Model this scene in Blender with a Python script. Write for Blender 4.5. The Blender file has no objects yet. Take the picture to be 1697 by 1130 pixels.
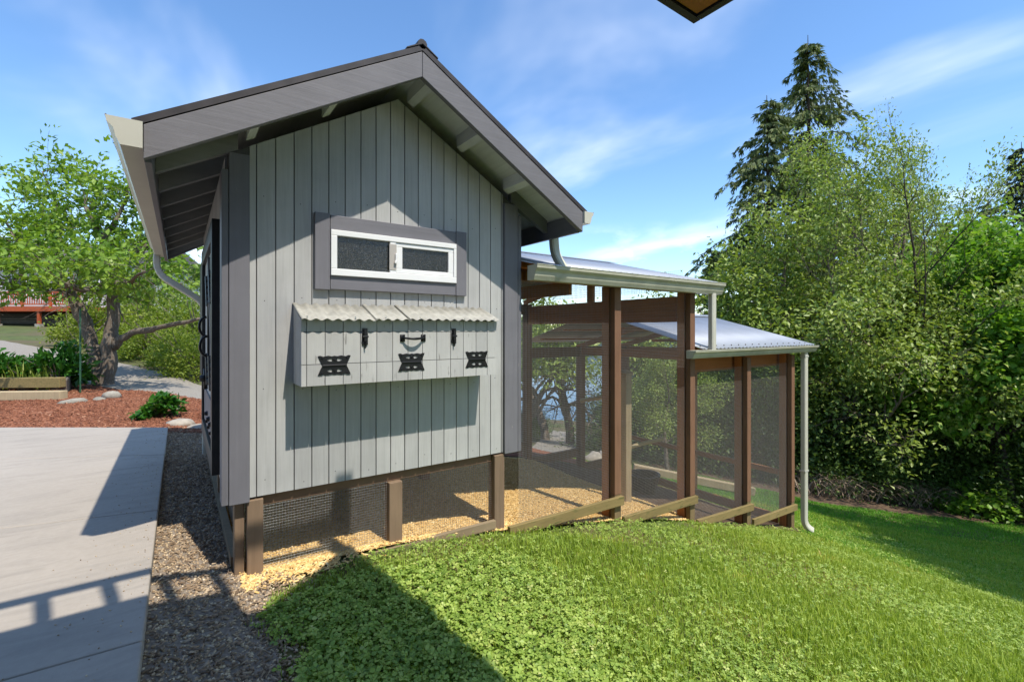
import bpy, bmesh, math, random
import numpy as np
from mathutils import Vector, Matrix, Quaternion

SC = bpy.context.scene
COL = SC.collection
R = math.radians
rng = np.random.default_rng(7)
random.seed(7)

# ------------------------------------------------------------------ camera
CAM = (-0.2086, -2.9768, 1.33)
YAW = R(35.3)
cd = bpy.data.cameras.new("camera")
cam = bpy.data.objects.new("camera", cd)
COL.objects.link(cam)
cam.location = CAM
cam.rotation_euler = (R(90), 0, -YAW)
cd.sensor_width = 36
cd.lens = 779.0 / 1697 * 36
cd.shift_y = -17.0 / 1697
cd.clip_start = 0.05
cd.clip_end = 3000
SC.camera = cam

# ------------------------------------------------------------------ sky, sun, exposure
SUN = Vector((0.19, -1.0, 1.76)).normalized()          # towards the sun
wd = bpy.data.worlds.new("World")
SC.world = wd
wd.use_nodes = True
wn = wd.node_tree.nodes
wl = wd.node_tree.links
for n in list(wn):
    wn.remove(n)
w_out = wn.new("ShaderNodeOutputWorld")
w_bg = wn.new("ShaderNodeBackground")
w_bg.inputs["Strength"].default_value = 0.15
sky = wn.new("ShaderNodeTexSky")
sky.sky_type = 'NISHITA'
sky.sun_disc = False
sky.sun_elevation = math.asin(SUN.z)
sky.sun_rotation = math.atan2(SUN.x, SUN.y)
sky.altitude = 100
sky.air_density = 1.0
sky.dust_density = 0.1
sky.ozone_density = 3.0
# thin clouds: a flat layer seen in perspective, plus low cumulus near the horizon
tc = wn.new("ShaderNodeTexCoord")
sep = wn.new("ShaderNodeSeparateXYZ")
wl.new(tc.outputs["Generated"], sep.inputs[0])


def wmath(op, a, b=None, clamp=False):
    m = wn.new("ShaderNodeMath")
    m.operation = op
    m.use_clamp = clamp
    for i, v in enumerate((a, b)):
        if v is None:
            continue
        if isinstance(v, (int, float)):
            m.inputs[i].default_value = v
        else:
            wl.new(v, m.inputs[i])
    return m.outputs[0]


zc = wmath('ADD', wmath('MAXIMUM', sep.outputs[2], 0.0), 0.12)
comb = wn.new("ShaderNodeCombineXYZ")
wl.new(wmath('DIVIDE', sep.outputs[0], zc), comb.inputs[0])
wl.new(wmath('DIVIDE', sep.outputs[1], zc), comb.inputs[1])
mp = wn.new("ShaderNodeMapping")
mp.inputs["Rotation"].default_value = (0, 0, R(35))
mp.inputs["Scale"].default_value = (0.9, 0.42, 1)
mp.inputs["Location"].default_value = (2.6, 0.4, 0)
wl.new(comb.outputs[0], mp.inputs[0])
nz = wn.new("ShaderNodeTexNoise")
nz.inputs["Scale"].default_value = 1.15
nz.inputs["Detail"].default_value = 5
nz.inputs["Roughness"].default_value = 0.5
nz.inputs["Distortion"].default_value = 0.5
wl.new(mp.outputs[0], nz.inputs["Vector"])
cr = wn.new("ShaderNodeValToRGB")
cr.color_ramp.elements[0].position = 0.46
cr.color_ramp.elements[1].position = 0.80
cr.color_ramp.interpolation = 'EASE'
wl.new(nz.outputs[0], cr.inputs[0])
nz2 = wn.new("ShaderNodeTexNoise")
nz2.inputs["Scale"].default_value = 5.5
nz2.inputs["Detail"].default_value = 7
nz2.inputs["Roughness"].default_value = 0.55
mp2 = wn.new("ShaderNodeMapping")
mp2.inputs["Scale"].default_value = (1, 1, 2.2)
mp2.inputs["Location"].default_value = (0.35, 0.1, 0.0)
wl.new(tc.outputs["Generated"], mp2.inputs[0])
wl.new(mp2.outputs[0], nz2.inputs["Vector"])
cr2 = wn.new("ShaderNodeValToRGB")
cr2.color_ramp.elements[0].position = 0.53
cr2.color_ramp.elements[1].position = 0.68
wl.new(nz2.outputs[0], cr2.inputs[0])
low = wmath('SUBTRACT', 1.0, wmath('MULTIPLY', wmath('ABSOLUTE', wmath('SUBTRACT', sep.outputs[2], 0.13)), 11.0), True)
cum = wmath('MULTIPLY', cr2.outputs[0], low)
mask = wmath('ADD', wmath('MULTIPLY', cr.outputs[0], 0.55), wmath('MULTIPLY', cum, 0.8), True)
mix = wn.new("ShaderNodeMixRGB")
mix.inputs[2].default_value = (6.6, 6.8, 7.1, 1)
wl.new(mask, mix.inputs[0])
hsv = wn.new("ShaderNodeHueSaturation")
hsv.inputs["Saturation"].default_value = 1.12
wl.new(sky.outputs[0], hsv.inputs["Color"])
wl.new(hsv.outputs[0], mix.inputs[1])
wl.new(mix.outputs[0], w_bg.inputs[0])
wl.new(w_bg.outputs[0], w_out.inputs[0])

sd = bpy.data.lights.new("sun", 'SUN')
sun = bpy.data.objects.new("sun", sd)
COL.objects.link(sun)
sd.energy = 3.12
sd.angle = R(0.53)
sd.color = (1.0, 0.935, 0.83)
sun.rotation_euler = (-SUN).to_track_quat('-Z', 'Y').to_euler()
sun.location = (3, -15, 26)

SC.view_settings.view_transform = 'Standard'
SC.view_settings.look = 'None'
SC.view_settings.exposure = 0.82
SC.view_settings.gamma = 1.0
SC.view_settings.use_curve_mapping = False
SC.render.engine = 'CYCLES'
SC.cycles.use_denoising = True
SC.cycles.max_bounces = 7
SC.cycles.diffuse_bounces = 4
SC.cycles.glossy_bounces = 3
SC.cycles.transmission_bounces = 4
SC.cycles.transparent_max_bounces = 8
SC.cycles.sample_clamp_indirect = 6
SC.cycles.caustics_reflective = False
SC.cycles.caustics_refractive = False

# ------------------------------------------------------------------ helpers
FWD = np.array([math.sin(YAW), math.cos(YAW)])
RGT = np.array([math.cos(YAW), -math.sin(YAW)])


def terr(x, y):
    """height of the ground"""
    x = np.asarray(x, float)
    y = np.asarray(y, float)
    zx = np.interp(x, [-80, -.35, .08, .55, .96, 1.4, 1.78, 2.4, 3.05, 4.2, 5.33, 6.45, 7.7, 9, 12, 16, 24, 90],
                   [.055, .045, -.04, -.055, -.075, -.125, -.19, -.295, -.415, -.68, -.985, -1.33, -1.71, -2.03, -2.66, -3.25, -3.85, -4.0])
    s1 = np.clip((x - 2) / 6, 0, 1)
    s1 = s1 * s1 * (3 - 2 * s1)
    s2 = 1 - np.clip(x / 5, 0, 1)
    s2 = s2 * s2 * (3 - 2 * s2)
    z = zx - np.clip(.055 * np.maximum(0, y - 4), 0, 4) * s1 + np.clip(.055 * np.maximum(0, y - 11), 0, 2.4) * s2
    bump = .012 * np.sin(x * 2.1 + 1.3 * y) + .010 * np.sin(3.3 * y - 1.7 * x)
    return z + bump * np.clip((np.hypot(x - .4, y) - .8) / 3, 0, 1)


def at(px, D, z=None):
    """a place on the ground seen at photo column px, D metres ahead"""
    t = (px - 848.5) / 779
    x = CAM[0] + D * (FWD[0] + t * RGT[0])
    y = CAM[1] + D * (FWD[1] + t * RGT[1])
    return Vector((x, y, float(terr(x, y)) if z is None else z))


def zat(py, D):
    return CAM[2] + (548 - py) / 779 * D


W = {}        # world origin of every parent


class MB:
    """collects faces, then becomes one mesh object"""

    def __init__(self):
        self.v = []
        self.f = []

    def add(self, vs, fs):
        n = len(self.v)
        self.v.extend(tuple(map(float, p)) for p in vs)
        self.f.extend(tuple(i + n for i in q) for q in fs)
        return self

    def box(self, x0, x1, y0, y1, z0, z1):
        return self.add([(x0, y0, z0), (x1, y0, z0), (x1, y1, z0), (x0, y1, z0), (x0, y0, z1), (x1, y0, z1), (x1, y1, z1), (x0, y1, z1)],
                        [(0, 3, 2, 1), (4, 5, 6, 7), (0, 1, 5, 4), (1, 2, 6, 5), (2, 3, 7, 6), (3, 0, 4, 7)])

    def prism(self, poly, axis, a, b):
        """poly: 2-D points; axis: 0 -> (y,z) along x, 1 -> (x,z) along y, 2 -> (x,y) along z"""
        def p3(p, t):
            return {0: (t, p[0], p[1]), 1: (p[0], t, p[1]), 2: (p[0], p[1], t)}[axis]
        n = len(poly)
        area = sum(poly[i][0] * poly[(i + 1) % n][1] - poly[(i + 1) % n][0] * poly[i][1] for i in range(n))
        if (area > 0) == (axis == 1):
            poly = poly[::-1]
        vs = [p3(p, a) for p in poly] + [p3(p, b) for p in poly]
        fs = [tuple(range(n))[::-1], tuple(range(n, 2 * n))]
        fs += [(i, (i + 1) % n, (i + 1) % n + n, i + n) for i in range(n)]
        return self.add(vs, fs)

    def beam(self, p0, p1, w, h, up=(0, 0, 1)):
        p0 = Vector(p0)
        p1 = Vector(p1)
        d = (p1 - p0).normalized()
        s = d.cross(Vector(up)).normalized()
        u = s.cross(d)
        vs = []
        for p in (p0, p1):
            for a, b in ((-1, -1), (1, -1), (1, 1), (-1, 1)):
                vs.append(p + s * (a * w / 2) + u * (b * h / 2))
        return self.add(vs, [(0, 1, 2, 3), (7, 6, 5, 4), (0, 4, 5, 1), (1, 5, 6, 2), (2, 6, 7, 3), (3, 7, 4, 0)])

    def tube(self, pts, rad, n=6, cap=True, flat=None):
        pts = [Vector(p) for p in pts]
        m = len(pts)
        if not hasattr(rad, '__len__'):
            rad = [rad] * m
        ref = None
        vs = []
        for i, p in enumerate(pts):
            d = (pts[min(i + 1, m - 1)] - pts[max(i - 1, 0)])
            d = d.normalized() if d.length > 1e-9 else Vector((0, 0, 1))
            if ref is None:
                ref = d.orthogonal().normalized()
            ref = (ref - d * ref.dot(d))
            ref = ref.normalized() if ref.length > 1e-6 else d.orthogonal().normalized()
            b = d.cross(ref)
            for k in range(n):
                a = 2 * math.pi * k / n
                vs.append(p + (ref * math.cos(a) + b * math.sin(a)) * rad[i])
        fs = []
        for i in range(m - 1):
            for k in range(n):
                fs.append((i * n + k, i * n + (k + 1) % n, (i + 1) * n + (k + 1) % n, (i + 1) * n + k))
        if cap:
            fs.append(tuple(range(n))[::-1])
            fs.append(tuple(range((m - 1) * n, m * n)))
        return self.add(vs, fs)

    def build(self, name, mat, parent=None, smooth=False, bevel=0, org=None):
        me = bpy.data.meshes.new(name)
        po = W.get(parent.name, (0, 0, 0)) if parent else (0, 0, 0)
        me.from_pydata(self.v, [], self.f)
        me.validate()
        o = bpy.data.objects.new(name, me)
        COL.objects.link(o)
        if org is None and self.v:
            a = np.array(self.v)
            c = (a.min(0) + a.max(0)) / 2
            c[2] = a[:, 2].min()
            org = c
        org = np.array(org, float)
        co = np.array(self.v) - org
        me.vertices.foreach_set('co', co.ravel())
        me.update()
        o.location = org - np.array(po)
        if parent:
            o.parent = parent
        W[o.name] = tuple(org)
        me.materials.append(mat)
        if smooth:
            me.polygons.foreach_set('use_smooth', [True] * len(me.polygons))
        if bevel:
            b = o.modifiers.new("bevel", 'BEVEL')
            b.width = bevel
            b.segments = 2
            b.limit_method = 'ANGLE'
        return o


def raw_mesh(name, verts, faces, mat, parent=None, attr=None, org=(0, 0, 0), smooth=False):
    """verts (n,3), faces (m,k) numpy arrays; fast"""
    me = bpy.data.meshes.new(name)
    verts = np.asarray(verts, np.float32) - np.asarray(org, np.float32)
    k = faces.shape[1]
    me.vertices.add(len(verts))
    me.vertices.foreach_set('co', verts.ravel())
    me.loops.add(faces.size)
    me.loops.foreach_set('vertex_index', faces.astype(np.int32).ravel())
    me.polygons.add(len(faces))
    me.polygons.foreach_set('loop_start', np.arange(0, faces.size, k, dtype=np.int32))
    me.polygons.foreach_set('loop_total', np.full(len(faces), k, np.int32))
    if smooth:
        me.polygons.foreach_set('use_smooth', np.ones(len(faces), bool))
    me.update(calc_edges=True)
    if attr is not None:
        a = me.attributes.new('v', 'FLOAT', 'POINT')
        a.data.foreach_set('value', np.asarray(attr, np.float32))
    me.materials.append(mat)
    o = bpy.data.objects.new(name, me)
    COL.objects.link(o)
    po = W.get(parent.name, (0, 0, 0)) if parent else (0, 0, 0)
    o.location = np.asarray(org, float) - np.array(po)
    if parent:
        o.parent = parent
    W[o.name] = tuple(org)
    return o


def thing(name, label, cat, loc, group=None):
    o = bpy.data.objects.new(name, None)
    COL.objects.link(o)
    o.location = loc
    o.empty_display_size = .2
    W[o.name] = tuple(loc)
    return tag(o, label, cat, group)


def tag(o, label=None, cat=None, group=None, kind=None):
    for k, v in (('label', label), ('category', cat), ('group', group), ('kind', kind)):
        if v:
            o[k] = v
    return o


def holder(name, parent, loc):
    o = bpy.data.objects.new(name, None)
    COL.objects.link(o)
    o.parent = parent
    o.location = np.array(loc) - np.array(W[parent.name])
    W[o.name] = tuple(loc)
    return o


def copy_tree(o, parent=None):
    c = o.copy()
    COL.objects.link(c)
    c.parent = parent
    for ch in list(o.children):
        copy_tree(ch, c)
    return c


# ------------------------------------------------------------------ materials
def nodes_of(name):
    m = bpy.data.materials.new(name)
    m.use_nodes = True
    nt = m.node_tree
    return m, nt, nt.nodes["Principled BSDF"], nt.nodes["Material Output"]


def coord(nt, scale=(1, 1, 1), kind="Object", rot=(0, 0, 0)):
    t = nt.nodes.new("ShaderNodeTexCoord")
    mp = nt.nodes.new("ShaderNodeMapping")
    mp.inputs["Scale"].default_value = scale
    mp.inputs["Rotation"].default_value = rot
    if kind == 'World':
        g = nt.nodes.new("ShaderNodeNewGeometry")
        nt.links.new(g.outputs["Position"], mp.inputs[0])
    else:
        nt.links.new(t.outputs[kind], mp.inputs[0])
    return mp.outputs[0]


def noise(nt, vec, scale, detail=4, rough=.55, dist=0):
    n = nt.nodes.new("ShaderNodeTexNoise")
    n.inputs["Scale"].default_value = scale
    n.inputs["Detail"].default_value = detail
    n.inputs["Roughness"].default_value = rough
    n.inputs["Distortion"].default_value = dist
    nt.links.new(vec, n.inputs["Vector"])
    return n.outputs[0]


def ramp(nt, fac, stops, interp='LINEAR'):
    r = nt.nodes.new("ShaderNodeValToRGB")
    r.color_ramp.interpolation = interp
    e = r.color_ramp.elements
    while len(e) > 1:
        e.remove(e[-1])
    e[0].position = stops[0][0]
    e[0].color = (*stops[0][1], 1)
    for p, c in stops[1:]:
        q = e.new(p)
        q.color = (*c, 1)
    nt.links.new(fac, r.inputs[0])
    return r.outputs[0]


def mixc(nt, fac, a, b, mode='MIX'):
    m = nt.nodes.new("ShaderNodeMixRGB")
    m.blend_type = mode
    for i, v in enumerate((fac, a, b)):
        if isinstance(v, (int, float)):
            m.inputs[i].default_value = v
        elif isinstance(v, tuple):
            m.inputs[i].default_value = (*v, 1)
        else:
            nt.links.new(v, m.inputs[i])
    return m.outputs[0]


def bump(nt, bsdf, h, strength, dist):
    b = nt.nodes.new("ShaderNodeBump")
    b.inputs["Strength"].default_value = strength
    b.inputs["Distance"].default_value = dist
    nt.links.new(h, b.inputs["Height"])
    nt.links.new(b.outputs[0], bsdf.inputs["Normal"])


def sc3(c, k):
    return tuple(min(1, x * k) for x in c)


def wood(name, c, axis, rough=.7, var=.22, wear=None, wear_amt=.0, grain=1.0):
    """sawn or painted timber, grain along axis 0/1/2"""
    m, nt, b, o = nodes_of(name)
    s = [38, 38, 38]
    s[axis] = 2.2
    v = coord(nt, tuple(s), 'World')
    n1 = noise(nt, v, 1.0, 5, .6, .4)
    v2 = coord(nt, (1, 1, 1), 'World')
    n2 = noise(nt, v2, 3.2, 4, .6)
    col = ramp(nt, n1, [(.3, sc3(c, 1 - var)), (.5, c), (.72, sc3(c, 1 + var * .7))])
    col = mixc(nt, .35, col, ramp(nt, n2, [(.3, sc3(c, .72)), (.7, sc3(c, 1.18))]))
    if wear:
        s2 = [60, 60, 60]
        s2[axis] = 9
        n3 = noise(nt, coord(nt, tuple(s2), 'World'), 1.0, 3, .5)
        f = ramp(nt, n3, [(1 - wear_amt - .36, (0, 0, 0)), (1 - wear_amt - .28, (1, 1, 1))])
        col = mixc(nt, f, col, wear)
    oi = nt.nodes.new("ShaderNodeObjectInfo")
    col = mixc(nt, 1.0, col, ramp(nt, oi.outputs["Random"], [(0, (.90, .90, .90)), (1, (1.07, 1.07, 1.06))]), 'MULTIPLY')
    nt.links.new(col, b.inputs["Base Color"])
    b.inputs["Roughness"].default_value = rough
    b.inputs["Specular IOR Level"].default_value = .3
    bump(nt, b, n1, .35 * grain, .004)
    return m


def plain(name, c, rough=.5, metal=0.0, var=.08, scale=6, bmp=0.0, spec=.4):
    m, nt, b, o = nodes_of(name)
    n = noise(nt, coord(nt, (1, 1, 1), 'World'), scale, 5, .6)
    nt.links.new(ramp(nt, n, [(.3, sc3(c, 1 - var)), (.7, sc3(c, 1 + var))]), b.inputs["Base Color"])
    b.inputs["Roughness"].default_value = rough
    b.inputs["Metallic"].default_value = metal
    b.inputs["Specular IOR Level"].default_value = spec
    if bmp:
        bump(nt, b, noise(nt, coord(nt, (1, 1, 1), 'World'), scale * 12, 3), bmp, .003)
    return m


def leafmat(name, stops, trans=.35, rough=.45, spec=.35):
    """leaf colour picked at random for each leaf; light shines through"""
    m, nt, b, o = nodes_of(name)
    a = nt.nodes.new("ShaderNodeAttribute")
    a.attribute_name = 'v'
    col = ramp(nt, a.outputs["Fac"], stops)
    nt.links.new(col, b.inputs["Base Color"])
    b.inputs["Roughness"].default_value = rough
    b.inputs["Specular IOR Level"].default_value = spec
    t = nt.nodes.new("ShaderNodeBsdfTranslucent")
    nt.links.new(mixc(nt, 1.0, col, (1.25, 1.3, .55), 'MULTIPLY'), t.inputs[0])
    ms = nt.nodes.new("ShaderNodeMixShader")
    ms.inputs[0].default_value = trans
    nt.links.new(b.outputs[0], ms.inputs[1])
    nt.links.new(t.outputs[0], ms.inputs[2])
    nt.links.new(ms.outputs[0], o.inputs[0])
    return m


def bitmat(name, stops, rough=.85):
    """chips, stones: one colour for each bit"""
    m, nt, b, o = nodes_of(name)
    a = nt.nodes.new("ShaderNodeAttribute")
    a.attribute_name = 'v'
    nt.links.new(ramp(nt, a.outputs["Fac"], stops), b.inputs["Base Color"])
    b.inputs["Roughness"].default_value = rough
    b.inputs["Specular IOR Level"].default_value = .25
    return m


def groundmat(name, c0, c1, scale, rough=.95, b_s=.6, b_d=.02, c2=None, s2=1.0):
    m, nt, b, o = nodes_of(name)
    v = coord(nt, (1, 1, 1), 'World')
    n = noise(nt, v, scale, 6, .65)
    col = ramp(nt, n, [(.32, c0), (.68, c1)])
    if c2:
        col = mixc(nt, ramp(nt, noise(nt, v, s2, 4), [(.42, (0, 0, 0)), (.62, (1, 1, 1))]), col, c2)
    nt.links.new(col, b.inputs["Base Color"])
    b.inputs["Roughness"].default_value = rough
    b.inputs["Specular IOR Level"].default_value = .2
    bump(nt, b, n, b_s, b_d)
    return m


M = {}
M['siding'] = wood('grey_siding_paint', (.435, .435, .425), 2, .62, .14)
M['boxpaint'] = wood('worn_box_paint', (.47, .465, .445), 2, .65, .08, (.27, .26, .245), -.01)
M['groove'] = plain('groove_paint', (.10, .10, .10), .8)
M['trimz'] = wood('dark_trim_paint_upright', (.168, .164, .182), 2, .5, .10, (.30, .28, .26), -.07)
M['trimx'] = wood('dark_trim_paint_across', (.168, .164, .182), 0, .5, .12)
M['trimy'] = wood('dark_trim_paint_along', (.168, .164, .182), 1, .5, .12)
M['rake'] = wood('rake_paint', (.19, .183, .193), 0, .55, .10)
M['soffit'] = wood('soffit_paint', (.70, .70, .66), 1, .7, .12)
M['rafter'] = wood('rafter_paint', (.24, .242, .24), 0, .65, .12)
M['black'] = plain('black_iron', (.012, .012, .013), .38, .3, .2, 30)
M['blackpaint'] = plain('black_paint', (.016, .016, .018), .45, 0, .2, 12)
M['white'] = plain('white_vinyl', (.80, .80, .79), .35, 0, .03)
M['vinylgrey'] = plain('grey_vinyl', (.45, .42, .38), .5)  # even grey-brown vinyl for the meeting rail
M['cream'] = plain('cream_gutter', (.55, .535, .45), .35, 0, .06, 4)
M['creamold'] = plain('weathered_gutter', (.50, .49, .38), .42, 0, .16, 5)
M['galv'] = plain('galvanised_sheet', (.60, .60, .56), .42, .35, .12, 6)
M['boxroof'] = plain('chalky_corrugated_sheet', (.36, .35, .305), .6, .0, .24, 14)
M['roofmetal'] = plain('pale_roof_metal', (.41, .43, .46), .38, .5, .08, 3)
M['roofdark'] = plain('dark_roofing', (.035, .030, .032), .55, 0, .4, 10)
M['brownz'] = wood('brown_post_stain', (.215, .115, .068), 2, .7, .25)
M['brownx'] = wood('brown_beam_stain', (.20, .12, .075), 0, .75, .25)
M['legz'] = wood('weathered_leg', (.225, .155, .10), 2, .8, .22)
M['legx'] = wood('weathered_sill', (.27, .205, .125), 0, .8, .22)
M['rustx'] = wood('rust_timber_across', (.42, .165, .055), 0, .7, .25)
M['rusty'] = wood('rust_timber_along', (.42, .165, .055), 1, .7, .25)
M['rustz'] = wood('rust_timber_upright', (.42, .165, .055), 2, .7, .25)
M['olivex'] = wood('mossy_rail', (.245, .185, .075), 0, .85, .25, (.14, .13, .045), .05)
M['olivez'] = wood('mossy_post', (.21, .15, .075), 2, .85, .25, (.14, .13, .045), .05)
M['raw'] = wood('raw_treated_post', (.42, .33, .20), 2, .8, .2)
M['dowel'] = wood('peeled_perch', (.50, .40, .22), 0, .7, .2)
M['wire'] = plain('dull_wire', (.30, .28, .26), .5, .3, .15, 40)
M['wire_lit'] = plain('sunlit_wire', (.40, .39, .37), .45, .5, .15, 40)  # paler copy of the wire, sunshine put into its colour
M['concrete'] = None
M['stone'] = plain('field_stone', (.36, .32, .26), .9, 0, .3, 9, .6)
M['stonel'] = plain('pale_stone', (.30, .275, .225), .9, 0, .3, 9, .6)
M['bark'] = wood('tree_bark', (.165, .13, .10), 2, .95, .45, (.28, .27, .24), .06, 3.0)
M['barkd'] = wood('dark_bark', (.060, .046, .036), 2, .95, .45, None, 0, 3.0)
M['twig'] = plain('dry_cane', (.34, .255, .18), .9, 0, .3, 8)


def m_concrete():
    m, nt, b, o = nodes_of('broom_concrete')
    v = coord(nt, (1, 1, 1), 'World')
    n1 = noise(nt, v, 1.1, 6, .62, .8)
    n2 = noise(nt, v, 26, 5, .7)
    n3 = noise(nt, coord(nt, (1.2, 5.5, 1), 'World', (0, 0, R(28))), 1.3, 5, .6, 1.0)
    col = ramp(nt, n1, [(.3, (.36, .315, .26)), (.7, (.415, .365, .305))])
    col = mixc(nt, ramp(nt, n3, [(.48, (0, 0, 0)), (.66, (.85, .85, .85))]), col, (.31, .275, .23))
    col = mixc(nt, .22, col, ramp(nt, n2, [(.3, (.29, .265, .23)), (.7, (.46, .42, .37))]))
    nt.links.new(col, b.inputs["Base Color"])
    b.inputs["Roughness"].default_value = .85
    bump(nt, b, noise(nt, coord(nt, (150, 40, 60), 'World', (0, 0, R(10))), 1, 4), .25, .003)
    return m


M['concrete'] = m_concrete()
M['lawn'] = groundmat('lawn_soil', (.08, .10, .03), (.15, .20, .045), 14, .95, .8, .02, (.16, .13, .055), 1.1)
M['earth'] = groundmat('meadow_ground', (.06, .075, .028), (.12, .15, .045), 2.5, .95, .6, .03, (.13, .10, .06), .25)
M['gravelbase'] = groundmat('gravel_bed', (.18, .145, .11), (.36, .30, .235), 60, .95, .9, .012)
M['chipbase'] = groundmat('chip_bed', (.48, .30, .11), (.78, .53, .23), 38, .95, .9, .015)
M['soil'] = groundmat('run_soil', (.085, .055, .036), (.17, .115, .075), 18, .95, .8, .02)
M['mulchbase'] = groundmat('mulch_bed', (.15, .056, .030), (.31, .12, .062), 40, .95, .9, .015)
M['path'] = groundmat('path_gravel', (.22, .195, .165), (.34, .31, .265), 30, .95, .6, .012)
M['chips'] = bitmat('wood_chips', [(0, (.55, .33, .11)), (.4, (.78, .52, .20)), (.8, (.88, .64, .30)), (1, (.92, .76, .45))])
M['gravel'] = bitmat('gravel_stones', [(0, (.16, .105, .065)), (.35, (.39, .285, .175)), (.7, (.60, .47, .30)), (1, (.75, .63, .46))])
M['barkchip'] = bitmat('bark_chips', [(0, (.09, .06, .04)), (.5, (.28, .195, .12)), (.9, (.46, .35, .235)), (1, (.58, .48, .36))])
M['mulch'] = bitmat('red_mulch', [(0, (.10, .036, .02)), (.5, (.225, .085, .045)), (.9, (.36, .16, .09)), (1, (.52, .31, .20))])
M['grass'] = leafmat('grass_blades', [(0, (.15, .24, .03)), (.45, (.35, .47, .065)), (.8, (.52, .60, .10)), (.93, (.58, .52, .12)), (1, (.60, .40, .13))], .35, .5)
M['grassfar'] = leafmat('mown_grass', [(0, (.09, .26, .02)), (.6, (.16, .40, .035)), (1, (.26, .48, .06))], .35, .5)
M['clover'] = leafmat('buttercup_leaves', [(0, (.13, .22, .035)), (.5, (.31, .44, .08)), (.9, (.48, .58, .14)), (1, (.60, .60, .24))], .3, .45)
M['apple'] = leafmat('apple_leaves', [(0, (.08, .17, .025)), (.5, (.20, .33, .045)), (.9, (.36, .48, .08)), (1, (.48, .44, .12))], .4, .42)
M['shrubg'] = leafmat('shrub_leaves', [(0, (.09, .145, .020)), (.5, (.20, .27, .035)), (.9, (.33, .37, .06)), (1, (.40, .28, .09))], .4, .5)
M['dogwood'] = leafmat('pale_leaves', [(0, (.10, .16, .03)), (.5, (.27, .36, .075)), (.84, (.45, .52, .15)), (1, (.70, .70, .46))], .3, .45)
M['maple'] = leafmat('maple_leaves', [(0, (.08, .20, .025)), (.5, (.18, .35, .04)), (1, (.35, .50, .08))], .4, .45)
M['under'] = leafmat('thicket_leaves', [(0, (.045, .085, .022)), (.55, (.10, .17, .04)), (1, (.21, .30, .07))], .3, .45)
M['conifer'] = leafmat('cedar_sprays', [(0, (.045, .075, .026)), (.5, (.10, .14, .04)), (1, (.21, .245, .065))], .2, .6)
M['conifd'] = leafmat('fir_sprays', [(0, (.018, .034, .018)), (.5, (.042, .066, .030)), (1, (.085, .115, .045))], .2, .6)
M['plant'] = leafmat('glossy_leaves', [(0, (.02, .085, .015)), (.5, (.05, .17, .022)), (1, (.12, .28, .04))], .3, .35)

# ------------------------------------------------------------------ the ground
def loft(name, left, right, n, m, off, mat, label=None):
    """a sheet between two border lines, laid on the terrain"""
    def resample(pts, n):
        pts = np.array(pts, float)
        d = np.r_[0, np.cumsum(np.hypot(*np.diff(pts, axis=0).T))]
        t = np.linspace(0, d[-1], n)
        return np.c_[np.interp(t, d, pts[:, 0]), np.interp(t, d, pts[:, 1])]
    a = resample(left, n)
    b = resample(right, n)
    t = np.linspace(0, 1, m)[None, :, None]
    g = a[:, None] * (1 - t) + b[:, None] * t
    z = terr(g[..., 0], g[..., 1]) + off
    v = np.concatenate([g, z[..., None]], -1).reshape(-1, 3)
    i = np.arange((n - 1) * m).reshape(n - 1, m)[:, :-1].ravel()
    f = np.stack([i, i + 1, i + m + 1, i + m], 1)
    e1 = v[f[0, 1]] - v[f[0, 0]]
    e2 = v[f[0, 3]] - v[f[0, 0]]
    if np.cross(e1, e2)[2] < 0:
        f = f[:, ::-1]
    o = raw_mesh(name, v, f, mat, smooth=True)
    o['kind'] = 'structure'
    return o


xs = np.unique(np.r_[np.linspace(-80, -6, 40), np.linspace(-6, 17, 120), np.linspace(17, 120, 50)])
ys = np.unique(np.r_[np.linspace(-60, -5, 30), np.linspace(-5, 20, 120), np.linspace(20, 110, 50)])
gx, gy = np.meshgrid(xs, ys)
gv = np.c_[gx.ravel(), gy.ravel(), (terr(gx, gy) - .012).ravel()]
ii = (np.arange(len(ys) - 1)[:, None] * len(xs) + np.arange(len(xs) - 1)[None]).ravel()
gf = np.stack([ii, ii + 1, ii + len(xs) + 1, ii + len(xs)], 1)
raw_mesh('ground', gv, gf, M['earth'], smooth=True)['kind'] = 'structure'

loft('lawn', [(.06, -4.5), (.04, -1.6), (.08, -.9), (.14, -.30), (.50, -.16), (2.0, -.10), (6.5, -.02), (6.75, 3.2)],
     [(16, -8), (17, -4), (16.2, -1.2), (14.2, .15), (12.6, 1.1), (11.6, 1.75), (11.0, 3.2), (10, 5.2)], 60, 60, .004, M['lawn'])
loft('gravel_strip', [(-.33, -4.5), (-.33, 4.38)], [(.14, -4.5), (.10, -1.3), (.12, -.9), (.20, -.25), (.10, .05), (.05, 4.38)], 60, 12, .010, M['gravelbase'])
loft('chip_floor', [(.09, -.03), (.06, 2.95)], [(4.30, -.02), (4.30, 2.95)], 24, 40, .012, M['chipbase'])
loft('run_soil', [(4.26, -.06), (4.26, 2.95)], [(6.75, -.14), (6.75, 2.95)], 16, 24, .010, M['soil'])
loft('mulch_bed', [(-9, 10.4), (-2.2, 5.65), (-.33, 4.34), (.6, 4.5), (2.2, 4.4)], [(-11, 16.6), (-4.0, 12.9), (-1.9, 11.7), (-1.22, 10.3), (.2, 7.7), (1.6, 6.2)], 40, 20, .012, M['mulchbase'])
loft('gravel_path', [(-2.4, 12.6), (-1.24, 10.4), (.19, 7.8), (1.5, 6.3)], [(-2.6, 18.2), (-1.5, 15.6), (.32, 10.8), (2.0, 8.8)], 30, 12, .014, M['path'])
loft('driveway', [(-12, 15.5), (-6.0, 15.0), (-2.4, 12.7)], [(-18, 30), (-8.0, 29.5), (-2.6, 18.1)], 30, 16, .016, M['path'])
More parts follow.
